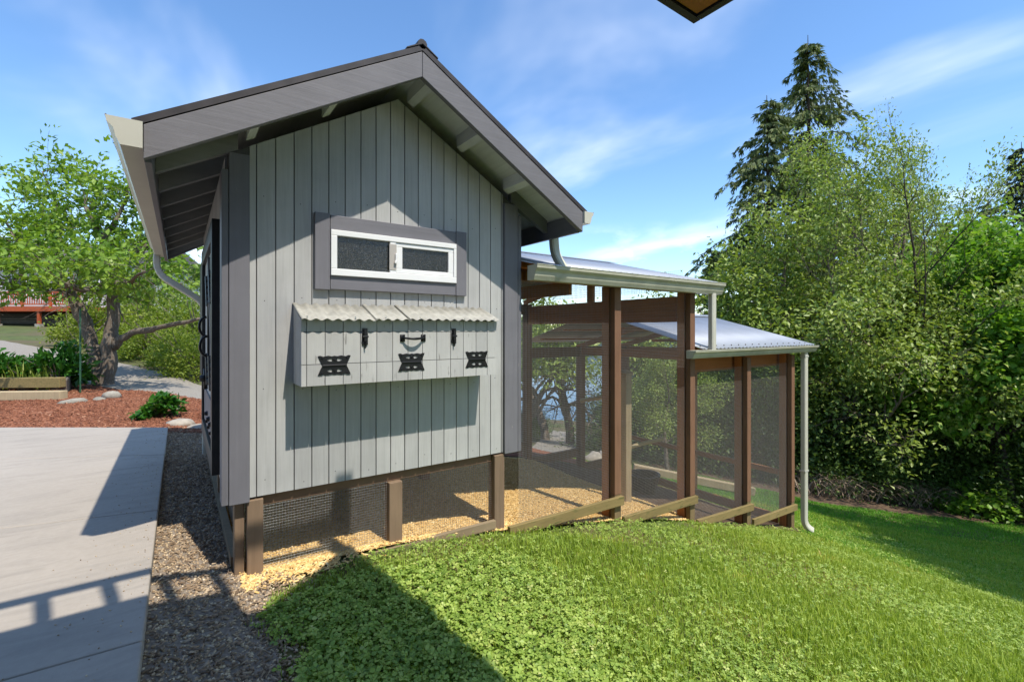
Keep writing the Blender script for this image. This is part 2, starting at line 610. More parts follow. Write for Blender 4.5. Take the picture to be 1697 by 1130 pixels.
loft('back_bed', [(3.6, 3.05), (6.9, 3.05), (7.4, 2.6)], [(6.0, 7.2), (8.0, 5.9), (9.4, 4.6)], 24, 16, .012, M['mulchbase'])
loft('shore_path', [(7.1, 6.6), (9.2, 9.0), (12.6, 12.8), (15.5, 15.5)], [(8.4, 5.9), (10.6, 8.2), (14.4, 11.8), (17.6, 14.2)], 24, 8, .014, M['path'])

loft('wood_edge_soil', [(16.4, -1.3), (14.2, .10), (12.6, 1.05), (11.6, 1.70), (11.0, 3.2), (10, 5.2)], [(18.5, -.6), (16.0, 1.6), (14.0, 2.8), (13.0, 3.4), (12.6, 4.6), (12, 6.4)], 30, 10, .012, M['soil'])
# lake and far shore
mm, nt, b, o_ = nodes_of('lake_water')
b.inputs["Base Color"].default_value = (.05, .10, .16, 1)
b.inputs["Roughness"].default_value = .12
b.inputs["Specular IOR Level"].default_value = .6
bump(nt, b, noise(nt, coord(nt, (1, 1, 1), 'World'), .9, 4), .25, .12)
raw_mesh('lake', np.array([(6, 8, -4.42), (420, 8, -4.42), (420, 420, -4.42), (-20, 420, -4.42), (6, 60, -4.42)]), np.array([[0, 1, 2, 3, 4]]), mm)['kind'] = 'structure'
hv, hf = [], []
for i in range(61):
    a = R(-12 + i * 2.1)
    hh = 9 + 5 * math.sin(i * .7) + 3 * math.sin(i * 1.9 + 1)
    for (rr, z) in ((205, -5), (215, hh * .45), (235, hh), (300, -5)):
        hv.append((rr * math.sin(a), rr * math.cos(a), z))
for i in range(60):
    for k in range(3):
        q = i * 4 + k
        hf.append((q, q + 4, q + 5, q + 1))
raw_mesh('far_hill', np.array(hv), np.array(hf), groundmat('far_wooded_hill', (.02, .04, .02), (.06, .09, .04), .25, .95, 1, 2.0), smooth=True)['kind'] = 'structure'

# concrete patio: panels between tooled joints
patio = thing('concrete_patio', None, None, (-2, 1, -.08))
patio['kind'] = 'structure'
ZS = .112
edge = lambda y: -.325
jl = [(-4.6, -4.6), (-.62, -.50), (1.03, 1.75), (2.78, 4.45)]      # y at x=-.325 and at x=-3.3
far = lambda x: 4.38 - (x + .325) * .708
def jy(j, x):
    return j[0] + (j[0] - j[1]) * -0.0 + (x + .325) / (-3.0) * (j[1] - j[0]) * 1.0
cols = [(-.325, -3.35), (-3.362, -6.6), (-6.612, -9.8)]
gap = .007
for ci, (xa, xb) in enumerate(cols):
    for k in range(4):
        y0a, y0b = jy(jl[k], xa), jy(jl[k], xb)
        if k < 3:
            y1a, y1b = jy(jl[k + 1], xa) - gap, jy(jl[k + 1], xb) - gap
        else:
            y1a, y1b = far(xa), far(xb)
        MB().prism([(xa, y0a), (xa, y1a), (xb, y1b), (xb, y0b)], 2, -.10, ZS).build('slab_panel', M['concrete'], patio, bevel=.008)
# bedding seen in the joints
MB().prism([(-.34, -4.6), (-.34, 4.37), (-9.79, 11.05), (-9.79, -4.6)], 2, -.11, ZS - .012).build('joint_bed', M['groove'], patio)

# ------------------------------------------------------------------ chicken coop
coop = thing('chicken_coop', 'small grey board-sided chicken coop on legs with dark trim and gable roof', 'chicken coop', (.975, 1.45, -.05))
XC = .975
SL = .584
DEP = 2.95
CW = 1.948
def rz(x, top):
    return top - SL * abs(x - XC)
WT = 2.86           # underside of the roof deck above the wall (at the ridge)
# --- front wall
fw = MB().prism([(.02, .40), (1.93, .40), (1.93, rz(1.93, WT)), (XC, WT), (.02, rz(.02, WT))], 1, .010, .05).build('front_wall', M['groove'], coop)
gs = [.109] + [.145 + .0973 * i for i in range(18)] + [1.815]
for i in range(len(gs) - 1):
    a, c = gs[i] + .003, gs[i + 1] - .003
    poly = [(a, .402), (c, .402), (c, rz(c, WT))]
    if a < XC < c:
        poly.append((XC, WT))
    poly.append((a, rz(a, WT)))
    MB().prism(poly, 1, 0 + random.uniform(-.0008, .0008), .0125).build('siding_board', M['siding'], fw)
nl = MB()
for gx0 in gs[1::2]:
    for z_ in (.46, .98, 1.52, 2.1):
        if z_ < rz(gx0, 2.75):
            for dx in (.045,):
                nx, nz_ = gx0 + dx + random.uniform(-.012, .012), z_ + random.uniform(-.03, .03)
                nl.tube([(nx, .002, nz_), (nx, -.0012, nz_)], .0032, 6)
o_n = nl.build('nail_heads', M['groove'], fw)
o_n['kind'] = 'stuff'
# corner boards
MB().box(-.024, .008, -.024, .10, .388, rz(-.02, 2.78)).build('corner_board', M['trimz'], coop, bevel=.003)
MB().box(.011, .109, -.026, .009, .384, rz(.06, 2.83)).build('corner_board', M['trimz'], coop, bevel=.003)
MB().box(1.815, 1.937, -.026, .009, .392, rz(1.88, 2.83)).build('corner_board', M['trimz'], coop, bevel=.003)
MB().box(1.940, 1.972, -.024, .10, .392, rz(1.97, 2.80)).build('corner_board', M['trimz'], coop, bevel=.003)
# --- other walls
lw = MB().box(.010, .05, .05, DEP - .02, .40, 2.30).build('side_wall', M['groove'], coop)
for i in range(29):
    y0 = .103 + i * .0975
    MB().box(0, .012, y0, min(y0 + .0925, DEP), .402, 2.30).build('siding_board', M['siding'], lw)
rw = MB().box(1.90, 1.936, .05, DEP - .02, .40, 2.30).build('side_wall', M['groove'], coop)
for i in range(29):
    y0 = .103 + i * .0975
    MB().box(1.934, 1.948, y0, min(y0 + .0925, DEP), .402, 2.30).build('siding_board', M['siding'], rw)
MB().prism([(.02, .40), (1.93, .40), (1.93, rz(1.93, WT)), (XC, WT), (.02, rz(.02, WT))], 1, DEP - .05, DEP).build('back_wall', M['siding'], coop)
MB().box(.05, 1.90, .05, DEP - .05, .40, .43).build('floor', M['brownx'], coop)
# --- window
TY = -.032
MB().box(.448, .5335, TY, 0, 1.576, 2.036).build('window_trim', M['trimz'], coop, bevel=.003)
MB().box(1.3935, 1.478, TY, 0, 1.578, 2.034).build('window_trim', M['trimz'], coop, bevel=.003)
MB().box(.536, 1.391, TY + .003, 0, 1.942, 2.030).build('window_trim', M['trimx'], coop, bevel=.003)
MB().box(.536, 1.391, TY + .003, 0, 1.580, 1.662).build('window_trim', M['trimx'], coop, bevel=.003)
win = MB()
wx0, wx1, wz0, wz1 = .537, 1.390, 1.664, 1.940
win.box(wx0, wx1, -.044, -.001, wz0, wz0 + .042).box(wx0, wx1, -.044, -.001, wz1 - .034, wz1)
win.box(wx0, wx0 + .036, -.0437, -.001, wz0 + .042, wz1 - .034).box(wx1 - .022, wx1, -.0437, -.001, wz0 + .042, wz1 - .034)
win.box(.905, .945, -.040, -.001, wz0 + .042, wz1 - .034)
win = win.build('window', M['white'], coop, bevel=.003)
gm, nt, b, _o = nodes_of('obscured_glass')
gn = noise(nt, coord(nt, (1, 1, 1), 'World'), 120, 2, .7)
gn2 = noise(nt, coord(nt, (1, 1, 1), 'World'), 260, 2, .6)
nt.links.new(ramp(nt, gn2, [(.50, (.012, .012, .010)), (.60, (.035, .034, .028)), (.70, (.20, .19, .17))]), b.inputs["Base Color"])  # pale specks paint the sparkle of the frosted glass into its colour
b.inputs["Roughness"].default_value = .12
b.inputs["Specular IOR Level"].default_value = .7
bump(nt, b, gn, .6, .004)
MB().box(wx0 + .036, .905, -.022, -.002, wz0 + .042, wz1 - .034).build('pane', gm, win)
sash = MB()
sx0, sx1, sz0, sz1 = .946, wx1 - .023, wz0 + .044, wz1 - .036
sash.box(sx0, sx1, -.036, -.003, sz0, sz0 + .028).box(sx0, sx1, -.036, -.003, sz1 - .026, sz1)
sash.box(sx0, sx0 + .045, -.0357, -.003, sz0 + .028, sz1 - .026).box(sx1 - .038, sx1, -.0357, -.003, sz0 + .028, sz1 - .026)
sash.build('sash', M['white'], win, bevel=.003)
MB().box(sx0 + .045, sx1 - .038, -.020, -.002, sz0 + .028, sz1 - .026).build('pane', gm, win)
MB().box(.900, .947, -.043, -.0402, wz0 + .06, wz1 - .05).build('meeting_rail', M['vinylgrey'], win)
MB().box(.936, .950, -.056, -.043, 1.775, 1.83).box(.930, .946, -.060, -.050, 1.765, 1.785).build('window_latch', M['white'], win, bevel=.003)

# --- nest box
bx0, bx1, by, bz0, bz1 = .335, 1.611, -.22, 1.024, 1.395
nest = MB().box(bx0 + .012, bx1 - .012, by + .010, -.001, bz0 + .014, bz1 - .02).build('nest_box', M['groove'], coop)
for (y0, y1) in ((by + .018, by + .072), (by + .076, by + .145), (by + .149, -.002)):
    zt = lambda y: 1.478 + (1.388 - 1.478) * (y / by)
    MB().prism([(y0, bz0), (y1, bz0), (y1, zt(y1)), (y0, zt(y0))], 0, bx0, bx0 + .011).build('side_board', M['boxpaint'], nest)
    MB().prism([(y0, bz0), (y1, bz0), (y1, zt(y1)), (y0, zt(y0))], 0, bx1 - .011, bx1).build('side_board', M['boxpaint'], nest)
MB().box(bx0 + .012, bx1 - .012, by + .012, -.003, bz0 + .001, bz0 + .012).build('bottom_board', M['boxpaint'], nest)
ng = [bx0, .3625, .4595, .5585, .6575, .7545, .8530, .9520, 1.0490, 1.1480, 1.2480, 1.3440, 1.4430, 1.5330, bx1]
for i in range(len(ng) - 1):
    a, c = ng[i] + (.0018 if i else 0), ng[i + 1] - .0018
    if i == len(ng) - 2:
        c = ng[i + 1]
    for (z0, z1) in ((1.324 + .002, bz1), (1.1425 + .002, 1.324 - .002), (bz0, 1.1425 - .0015)):
        MB().box(a, c, by + random.uniform(-.0007, .0007), by + .013, z0, z1).build('front_board', M['boxpaint'], nest)


def plate(outer, holes, y0, y1):
    """flat iron plate with cut-outs; points in (x,z)"""
    bm = bmesh.new()
    for loop in [outer] + holes:
        vs = [bm.verts.new((p[0], y0, p[1])) for p in loop]
        for i in range(len(vs)):
            bm.edges.new((vs[i], vs[(i + 1) % len(vs)]))
    r = bmesh.ops.triangle_fill(bm, use_beauty=True, use_dissolve=False, edges=bm.edges[:])
    fs = [g for g in r['geom'] if isinstance(g, bmesh.types.BMFace)]
    bmesh.ops.recalc_face_normals(bm, faces=fs)
    e = bmesh.ops.extrude_face_region(bm, geom=fs)
    for g in e['geom']:
        if isinstance(g, bmesh.types.BMVert):
            g.co.y = y1
    bmesh.ops.recalc_face_normals(bm, faces=bm.faces[:])
    bm.verts.index_update()
    vs = [v.co.copy() for v in bm.verts]
    fs = [tuple(v.index for v in f.verts) for f in bm.faces]
    bm.free()
    return vs, fs


def teardrop(cx, cz, L, h, dirx):
    pts = []
    for k in range(10):
        a = math.pi * 2 * k / 10
        c, s = math.cos(a), math.sin(a)
        stretch = L if c * dirx > 0 else h * .9
        pts.append((cx + c * stretch, cz + s * h * (1 - .55 * max(0, c * dirx))))
    return pts


def hinge(xa, xb, zm, h):
    mb = MB()
    w = xb - xa
    for sgn in (1, -1):
        Z = lambda t: zm + sgn * (t * h + .006)
        out = [(xa + .12 * w, Z(0)), (xb - .12 * w, Z(0)), (xb - .07 * w, Z(.35)), (xb, Z(.95)), (xb - .07 * w, Z(1.0)), (xb - .16 * w, Z(.88)),
               (xb - .30 * w, Z(.98)), (xb - .42 * w, Z(.90)), (xa + .5 * w, Z(.96)), (xa + .42 * w, Z(.90)), (xa + .30 * w, Z(.98)), (xa + .16 * w, Z(.88)),
               (xa + .07 * w, Z(1.0)), (xa, Z(.95)), (xa + .07 * w, Z(.35))]
        holes = [teardrop(xa + .385 * w, Z(.48), .022, .0085, -1), teardrop(xa + .615 * w, Z(.48), .022, .0085, 1)]
        mb.add(*plate(out, holes, by - .004, by - .0015))
        for fx, fz in ((.12, .74), (.5, .50), (.88, .74)):
            c = (xa + fx * w, by - .004, Z(fz))
            mb.tube([c, (c[0], by - .0085, c[2])], [.0075, .0045], 8)
    mb.tube([(xa + .13 * w, by - .006, zm), (xb - .13 * w, by - .006, zm)], .0065, 8)
    return mb.build('hinge', M['black'], nest)


for xa, xb in ((.420, .600), (.888, 1.062), (1.360, 1.537)):
    hinge(xa, xb, 1.1345, .050)
for xm in (.682, 1.270):
    lt = MB()
    lt.box(xm - .015, xm + .015, by - .006, by - .001, 1.322, 1.345)
    lt.box(xm - .017, xm + .017, by - .007, by - .001, 1.246, 1.318)
    lt.box(xm - .008, xm + .008, by - .020, by - .006, 1.268, 1.334)
    lt.tube([(xm, by - .012, 1.268), (xm, by - .012, 1.226)], [.007, .004], 8)
    lt.tube([(xm - .016, by - .018, 1.295), (xm + .016, by - .018, 1.295)], .006, 8)
    lt.build('latch', M['black'], nest)
hd = MB()
for xm in (.915, 1.053):
    hd.box(xm - .015, xm + .015, by - .006, by - .001, 1.262, 1.306)
    for dz in (1.268, 1.30):
        hd.tube([(xm, by - .006, dz), (xm, by - .010, dz)], .004, 6)
pts = []
for k in range(13):
    t = k / 12
    pts.append((.915 + .138 * t, by - .008 - .030 * math.sin(math.pi * t) ** .7, 1.286 - .006 * math.sin(math.pi * t)))
hd.tube(pts, [.005 + .003 * math.sin(math.pi * k / 12) for k in range(13)], 8)
hd.build('pull_handle', M['black'], nest, smooth=True)


def corrugated(x0, x1, pts, period, amp, mat, name, parent, per=8, thick=.0):
    """sheet whose waves run down the slope pts [(y,z),...]"""
    n = int(round((x1 - x0) / period * per))
    xs_ = np.linspace(x0, x1, n + 1)
    w = amp * np.sin(2 * np.pi * (xs_ - x0) / period)
    v = []
    for (y, z) in pts:
        v.append(np.c_[xs_, np.full(n + 1, y), z + w])
    v = np.concatenate(v)
    f = []
    for k in range(len(pts) - 1):
        i = np.arange(n) + k * (n + 1)
        f.append(np.stack([i, i + 1, i + n + 2, i + n + 1], 1))
    o = raw_mesh(name, v, np.concatenate(f), mat, parent, org=(x0, pts[0][0], pts[0][1]), smooth=True)
    so = o.modifiers.new('thickness', 'SOLIDIFY')
    so.thickness = .0012
    return o


for a, c, dz in ((bx0 - .006, .752, 0), (.735, .962, .004), (.948, bx1 + .004, .0075)):
    corrugated(a, c, [(by - .042, 1.392 + dz), (-.002, 1.490 + dz)], .0585, .0055, M['boxroof'], 'roof_sheet', nest)
# scoop of shadowless extras: a few screws on the sheets
for xs_ in (.36, .62, .80, 1.02, 1.34, 1.57):
    MB().tube([(xs_, by - .030, 1.40), (xs_, by - .031, 1.4125)], .0045, 6).build('screw', M['galv'], nest)

# --- coop roof
roof = MB()
yf, yb = -.385, DEP + .36
for s in (-1, 1):
    e = XC + s * 1.352
    z0, z1 = rz(e, 2.998), 2.998
    poly = [(XC, z1), (e, z0), (e, z0 + .034), (XC, z1 + .034)]
    roof.prism(poly, 1, yf, yb)
roof = roof.build('roof', M['roofdark'], coop)
for s in (-1, 1):
    e = XC + s * 1.300
    MB().prism([(XC, 2.995), (e, rz(e, 2.995)), (e, rz(e, 2.980)), (XC, 2.980)], 1, -.345, DEP + .33).build('roof_deck', M['soffit'], roof)
    # barge board
    e2 = XC + s * 1.3105
    MB().prism([(XC + s * .001, 2.993), (e2, rz(e2, 2.993)), (e2, rz(e2, 2.842)), (XC + s * .001, 2.842)], 1, -.382, -.346).build('barge_board', M['rake'], roof, bevel=.003)
    MB().prism([(XC + s * .001, 2.993), (e2, rz(e2, 2.993)), (e2, rz(e2, 2.842)), (XC + s * .001, 2.842)], 1, DEP + .331, DEP + .365).build('barge_board', M['rake'], roof)
    # eave fascia
    xe0, xe1 = (e2 - .001, e2 - .028) if s > 0 else (e2 + .001, e2 + .028)
    MB().box(min(xe0, xe1), max(xe0, xe1), -.3455, DEP + .33, 2.075, 2.215).build('fascia', M['trimy'], roof, bevel=.002)
    # lookouts between wall and barge board
    for dx in ((.085, .46, .86) if s > 0 else (.46, .86)):
        xm = XC + s * dx
        zt = rz(xm, 2.979)
        MB().prism([(xm - .022, rz(xm - .022, 2.979)), (xm + .022, rz(xm + .022, 2.979)), (xm + .022, rz(xm + .022, 2.979) - .085), (xm - .022, rz(xm - .022, 2.979) - .085)], 1, -.345, -.004).build('lookout', M['soffit'], roof)
    # rafter tails
    for k in range(9):
        y0 = .005 + k * .405
        e3 = XC + s * 1.281
        x3 = XC + s * .92
        MB().prism([(x3, rz(x3, 2.979)), (e3, rz(e3, 2.979)), (e3, rz(e3, 2.879)), (x3 + s * .0, rz(x3, 2.862))], 1, y0, y0 + .042).build('rafter', M['rafter'], roof)
# eave blocking just outside the walls
rc = MB()
rc.tube([(XC, yf + .0, 3.036), (XC, yb, 3.036)], .030, 10)
rc.prism([(XC - .10, 2.985), (XC, 3.045), (XC + .10, 2.985), (XC + .10, 2.979), (XC, 3.036), (XC - .10, 2.979)], 1, yf - .004, yb + .004)
rc.build('ridge_cap', M['roofdark'], roof)


def k_gutter(name, mat, parent, p0, p1, out, zt, h=.115, d=.122, endcaps=True):
    """ogee gutter from p0 to p1 (x,y), mouth at zt, front face towards out (unit x,y)"""
    prof = [(0, 0), (0, -h), (d * .62, -h), (d * .74, -h * .72), (d * .80, -h * .42), (d * .98, -h * .22), (d, -.004), (d * 1.03, 0), (d * .985, .004), (d * .94, -.004),
            (d * .93, -h * .2), (d * .75, -h * .40), (d * .69, -h * .70), (d * .58, -h + .006), (.006, -h + .006), (.006, 0)]
    vs = []
    for p in (p0, p1):
        for a, z in prof:
            vs.append((p[0] + out[0] * a, p[1] + out[1] * a, zt + z))
    n = len(prof)
    fs = [(i, (i + 1) % n, (i + 1) % n + n, i + n) for i in range(n)]
    mb = MB().add(vs, fs)
    if endcaps:
        t = Vector((p1[0] - p0[0], p1[1] - p0[1], 0)).normalized()
        for p, q in ((p0, 0.0), (p1, -.003)):
            cap = [(p[0] + out[0] * a + t.x * q, p[1] + out[1] * a + t.y * q, zt + z) for a, z in prof[:8]]
            cap2 = [(c[0] + t.x * .003, c[1] + t.y * .003, c[2]) for c in cap]
            m = len(cap)
            mb.add(cap + cap2, [tuple(range(m)), tuple(range(2 * m - 1, m - 1, -1))] + [(i, i + m, (i + 1) % m + m, (i + 1) % m) for i in range(m)])
    return mb.build(name, mat, parent)


k_gutter('gutter', M['cream'], coop, (XC - 1.3125, -.40), (XC - 1.3125, DEP + .34), (-1, 0), 2.232)
k_gutter('gutter', M['cream'], coop, (XC + 1.3125, -.40), (XC + 1.3125, DEP + .34), (1, 0), 2.232, .09, .095)


def downspout(parent, pts, name='downspout', mat=None, w=.058, h=.045, ribs=()):
    mb = MB()
    pts = [Vector(p) for p in pts]
    n = len(pts)
    prev = None
    side = None
    vs = []
    for i, p in enumerate(pts):
        d = (pts[min(i + 1, n - 1)] - pts[max(i - 1, 0)]).normalized()
        if side is None:
            side = d.orthogonal().normalized()
            if abs(d.z) > .7:
                side = Vector((1, 0, 0))
        side = (side - d * side.dot(d)).normalized()
        u = d.cross(side)
        k = 1.10 if i in ribs else 1.0
        for a, c in ((-1, -.7), (-.7, -1), (.7, -1), (1, -.7), (1, .7), (.7, 1), (-.7, 1), (-1, .7)):
            vs.append(p + side * (a * w / 2 * k) + u * (c * h / 2 * k))
    fs = []
    for i in range(n - 1):
        for q in range(8):
            fs.append((i * 8 + q, i * 8 + (q + 1) % 8, (i + 1) * 8 + (q + 1) % 8, (i + 1) * 8 + q))
    mb.add(vs, fs)
    return mb.build(name, mat or M['cream'], parent)


def bend(a, b, c, k=9, amt=.12):
    """points of a ribbed elbow round corner b"""
    a, b, c = Vector(a), Vector(b), Vector(c)
    p = b + (a - b).normalized() * amt
    q = b + (c - b).normalized() * amt
    return [p * (1 - t) ** 2 + b * 2 * t * (1 - t) + q * t * t for t in np.linspace(0, 1, k)]


gx_ = XC - 1.375
A, B, C_, D_ = (gx_, 3.18, 2.13), (gx_, 3.18, 1.93), (.020, 3.02, 1.62), (.020, 3.02, .02)
downspout(coop, [A] + bend(A, B, C_) + bend(B, C_, D_) + [D_], ribs=(1, 3, 5, 7, 9, 11, 13, 15, 17), mat=M['cream'])
A, B, C_ = (XC + 1.36, .02, 2.16), (XC + 1.36, .00, 1.96), (XC + 1.37, -.13, 1.80)
downspout(coop, [A] + bend(A, B, C_, 7, .08) + [C_], mat=M['creamold'], w=.075, h=.055)

# --- side door on the left wall, ironwork
door = holder('side_door', coop, (-.03, 1.2, .45))
MB().box(-.020, -.001, .50, 1.98, .47, 1.90).build('door_panel', M['siding'], door)
for (y0, y1, z0, z1) in ((.44, .56, .44, 2.02), (1.94, 2.06, .44, 2.02), (.562, 1.938, 1.90, 2.02), (.562, 1.938, .44, .56)):
    MB().box(-.046, -.0005, y0, y1, z0, z1).build('door_frame', M['blackpaint'], door, bevel=.003)
MB().box(-.030, -.0205, .575, 1.925, .575, .84).build('kick_board', M['trimy'], door)
MB().box(-.034, -.0205, .80, .90, .95, 1.85).build('door_batten', M['blackpaint'], door)
MB().box(-.034, -.0205, 1.25, 1.36, .95, 1.85).build('door_batten', M['blackpaint'], door)
MB().beam((-.028, .62, .86), (-.028, 1.25, 1.86), .085, .014, (1, 0, 0)).build('door_brace', M['trimy'], door)
for y0 in (.66, 1.08):
    for z0 in (1.05, 1.62):
        mb = MB()
        for k in range(5):
            mb.tube([(-.036, y0 + .02 * k, z0 - .09 + .045 * k), (-.044, y0 + .02 * k, z0 - .09 + .045 * k)], [.026, .016], 8)
        mb.tube([(-.040, y0, z0 - .11), (-.043, y0 + .09, z0 + .11)], .012, 6)
        mb.build('strap_hinge', M['black'], door)
for y0, z0, r0 in ((1.12, 1.36, .07), (.98, 1.22, .07)):
    pts = [(-.045 - .045 * math.sin(math.pi * k / 10), y0, z0 + r0 * math.cos(math.pi * k / 10)) for k in range(11)]
    MB().tube(pts, .009, 8).build('door_handle', M['black'], door, smooth=True)
for y0 in (.78, 1.02, 1.3):
    MB().tube([(-.032, y0, .70), (-.052, y0, .70)], [.02, .012], 8).tube([(-.032, y0, .64), (-.048, y0, .64)], [.014, .010], 8).build('bolt', M['black'], door)
MB().tube([(-.034, 1.16, .98), (-.085, 1.16, .98)], [.03, .022], 10).tube([(-.05, 1.16, 1.05), (-.05, 1.16, .90)], .014, 8).build('door_knob', M['black'], door, smooth=True)
MB().box(-.032, -.0008, 2.12, 2.9, .9, 2.0).build('rear_hatch', M['blackpaint'], coop, bevel=.003)

# --- legs and floor frame
def leg(x0, x1, y0, y1, z1=.398, mat='legz'):
    zb = float(terr((x0 + x1) / 2, (y0 + y1) / 2)) - .03
    return MB().box(x0, x1, y0, y1, zb, z1).build('leg', M[mat], coop, bevel=.004)


leg(.098, .178, -.012, .075, .388)
leg(.040, .088, .03, .12, .388)
leg(.912, 1.002, -.010, .08, .334)
leg(1.732, 1.822, -.010, .08, .388)
leg(.040, .13, 1.42, 1.51, .334)
leg(.93, 1.02, 1.42, 1.51, .334, 'brownz')
leg(1.79, 1.88, 1.42, 1.51, .334, 'brownz')
leg(.040, .13, 2.82, 2.91)
leg(.93, 1.02, 2.82, 2.91, .334, 'brownz')
leg(1.79, 1.88, 2.82, 2.91)
MB().box(.180, 1.730, .034, .074, .338, .397).build('floor_beam', M['brownx'], coop)
MB().box(.052, .090, .125, 2.8, .32, .397).build('floor_beam', M['brownx'], coop)
MB().box(.18, 1.88, 1.44, 1.48, .338, .397).build('floor_beam', M['brownx'], coop)
MB().box(.14, 1.78, 2.84, 2.88, .336, .397).build('floor_beam', M['brownx'], coop)
MB().box(.14, 1.78, 2.84, 2.88, .02, .10).build('floor_beam', M['brownx'], coop)
MB().box(.030, .068, .125, 2.80, -.05, .045).build('skirt_board', M['legx'], coop)
MB().beam((.70, -.014, -.108), (1.731, -.014, -.122), .036, .062).build('sill_rail', M['legx'], coop, bevel=.003)


def wire_mesh(parent, o, u, v, lu, lv, s=.0145, r=.0008, mat=None, name='wire_mesh'):
    """woven hardware cloth: every wire is a thin square bar"""
    o, u, v = np.array(o, float), np.array(u, float), np.array(v, float)
    n = np.cross(u, v)
    V = []
    for (a, b_, la, lb, off) in ((u, v, lu, lv, r * .7), (v, u, lv, lu, -r * .7)):
        c = np.arange(s * .5, lb, s) + rng.normal(0, s * .015, len(np.arange(s * .5, lb, s)))
        base = o + c[:, None] * b_ + off * n
        end = base + a * la + b_ * rng.normal(0, s * .02, len(c))[:, None]
        for p in (base, end):
            pass
        ring = np.stack([base + b_ * r + n * r, base - b_ * r + n * r, base - b_ * r - n * r, base + b_ * r - n * r,
                         end + b_ * r + n * r, end - b_ * r + n * r, end - b_ * r - n * r, end + b_ * r - n * r], 1)
        V.append(ring)
    V = np.concatenate(V)
    k = len(V)
    q = np.array([(0, 1, 5, 4), (1, 2, 6, 5), (2, 3, 7, 6), (3, 0, 4, 7)])
    F = (np.arange(k)[:, None, None] * 8 + q[None]).reshape(-1, 4)
    ob = raw_mesh(name, V.reshape(-1, 3), F, mat or M['wire'], parent, org=tuple(o))
    ob['kind'] = 'stuff'
    return ob


wire_mesh(coop, (.178, .028, -.06), (1, 0, 0), (0, 0, 1), .734, .40, .0160, .0006, M['wire_lit'])
wire_mesh(coop, (1.002, .028, -.13), (1, 0, 0), (0, 0, 1), .730, .47, .0160, .0005)
wire_mesh(coop, (.095, .12, -.05), (0, 1, 0), (0, 0, 1), 2.7, .38, .020, .0009)
wire_mesh(coop, (.13, 2.83, -.05), (1, 0, 0), (0, 0, 1), 1.66, .42, .020, .0009)

# ------------------------------------------------------------------ chicken run
run = thing('chicken_run', 'brown timber chicken run walled with wire mesh under two stepped metal roofs', 'chicken run', (4.2, 1.45, -.75))
BY = 2.90
PX = [3.005, 4.150, 5.282, 6.395]
TOPU, TOPL = 1.735, 1.020
for x in PX:
    top = TOPU if x < 4.3 else TOPL
    zb = float(terr(x, 0)) - .04
    MB().box(x + .002, x + .088, .030, .118, zb, top).build('post', M['rustz'], run, bevel=.003)
    zj = {PX[0]: -.16, PX[1]: -.40, PX[2]: -.70, PX[3]: -.94}[x]
    MB().box(x + .003, x + .087, -.044, .012, zj + .001, top - .01).build('batten', M['brownz'], run, bevel=.003)
    MB().box(x + .006, x + .090, -.040, .012, zb, zj - .002).build('post_foot', M['olivez'], run, bevel=.003)
    # back posts
    top2 = TOPU if x < 4.3 else TOPL
    zb2 = float(terr(x, BY)) - .04
    MB().box(x, x + .10, BY - .12, BY, zb2, top2).build('post', M['brownz'], run, bevel=.003)
MB().box(1.975, 2.06, BY - .12, BY, -.3, TOPU).build('post', M['brownz'], run)
MB().box(6.395, 6.485, 1.40, 1.50, -1.4, 1.40).build('post', M['rustz'], run)
# lower rails, each bay a step down
for (x0, x1, z0, z1) in ((1.825, 3.095, -.190, -.212), (3.10, 4.240, -.405, -.440), (4.245, 5.372, -.700, -.765), (5.376, 6.485, -.955, -1.008)):
    MB().beam((x0, -.062, z0), (x1, -.062, z1), .036, .078, (0, 0, 1)).build('bottom_rail', M['olivex'], run, bevel=.003)
for (x0, x1, z0) in ((2.06, 3.005, -.30), (3.105, 4.15, -.52), (4.25, 5.28, -.78), (5.38, 6.39, -1.05)):
    MB().box(x0, x1, BY - .09, BY - .05, z0, z0 + .14).build('bottom_rail', M['brownx'], run)
MB().box(6.42, 6.46, .15, BY - .12, -1.28, -1.16).build('bottom_rail', M['rusty'], run)
MB().box(6.42, 6.46, .15, BY - .12, -.62, -.55).build('middle_rail', M['rusty'], run)
# headers
MB().box(1.975, 4.24, .050, .088, 1.735, 1.80).build('header', M['rustx'], run)
MB().box(4.245, 6.485, .148, .186, .86, 1.03).build('header', M['rustx'], run)
MB().box(4.245, 6.485, .050, .088, 1.022, 1.07).build('header', M['rustx'], run)
MB().box(1.975, 4.25, BY - .08, BY - .04, 1.58, 1.735).build('header', M['brownx'], run)
MB().box(4.255, 6.485, BY - .08, BY - .04, .90, 1.06).build('header', M['brownx'], run)
# gable frames: tie beam, rafters, king posts
def frame(x, zt, zr, kings=(1.41,), deep=.15):
    MB().box(x + .02, x + .06, .146, BY - .121, zt - deep, zt - .10 if deep > .2 else zt - .03).build('tie_beam', M['rusty'], run)
    for s in (0, 1):
        ya, yb_ = (.02, 1.45) if s == 0 else (BY + .06, 1.452)
        MB().prism([(ya, zt + .0), (yb_, zr), (yb_, zr - .095), (ya, zt - .075)], 0, x + .062, x + .10).build('rafter', M['rusty'], run)
    for ky in kings:
        MB().box(x + .018, x + .064, ky - .05, ky + .05, zt - (.098 if deep > .2 else .028), zr - .10 - abs(ky - 1.45) * .24).build('king_post', M['rustz'], run)


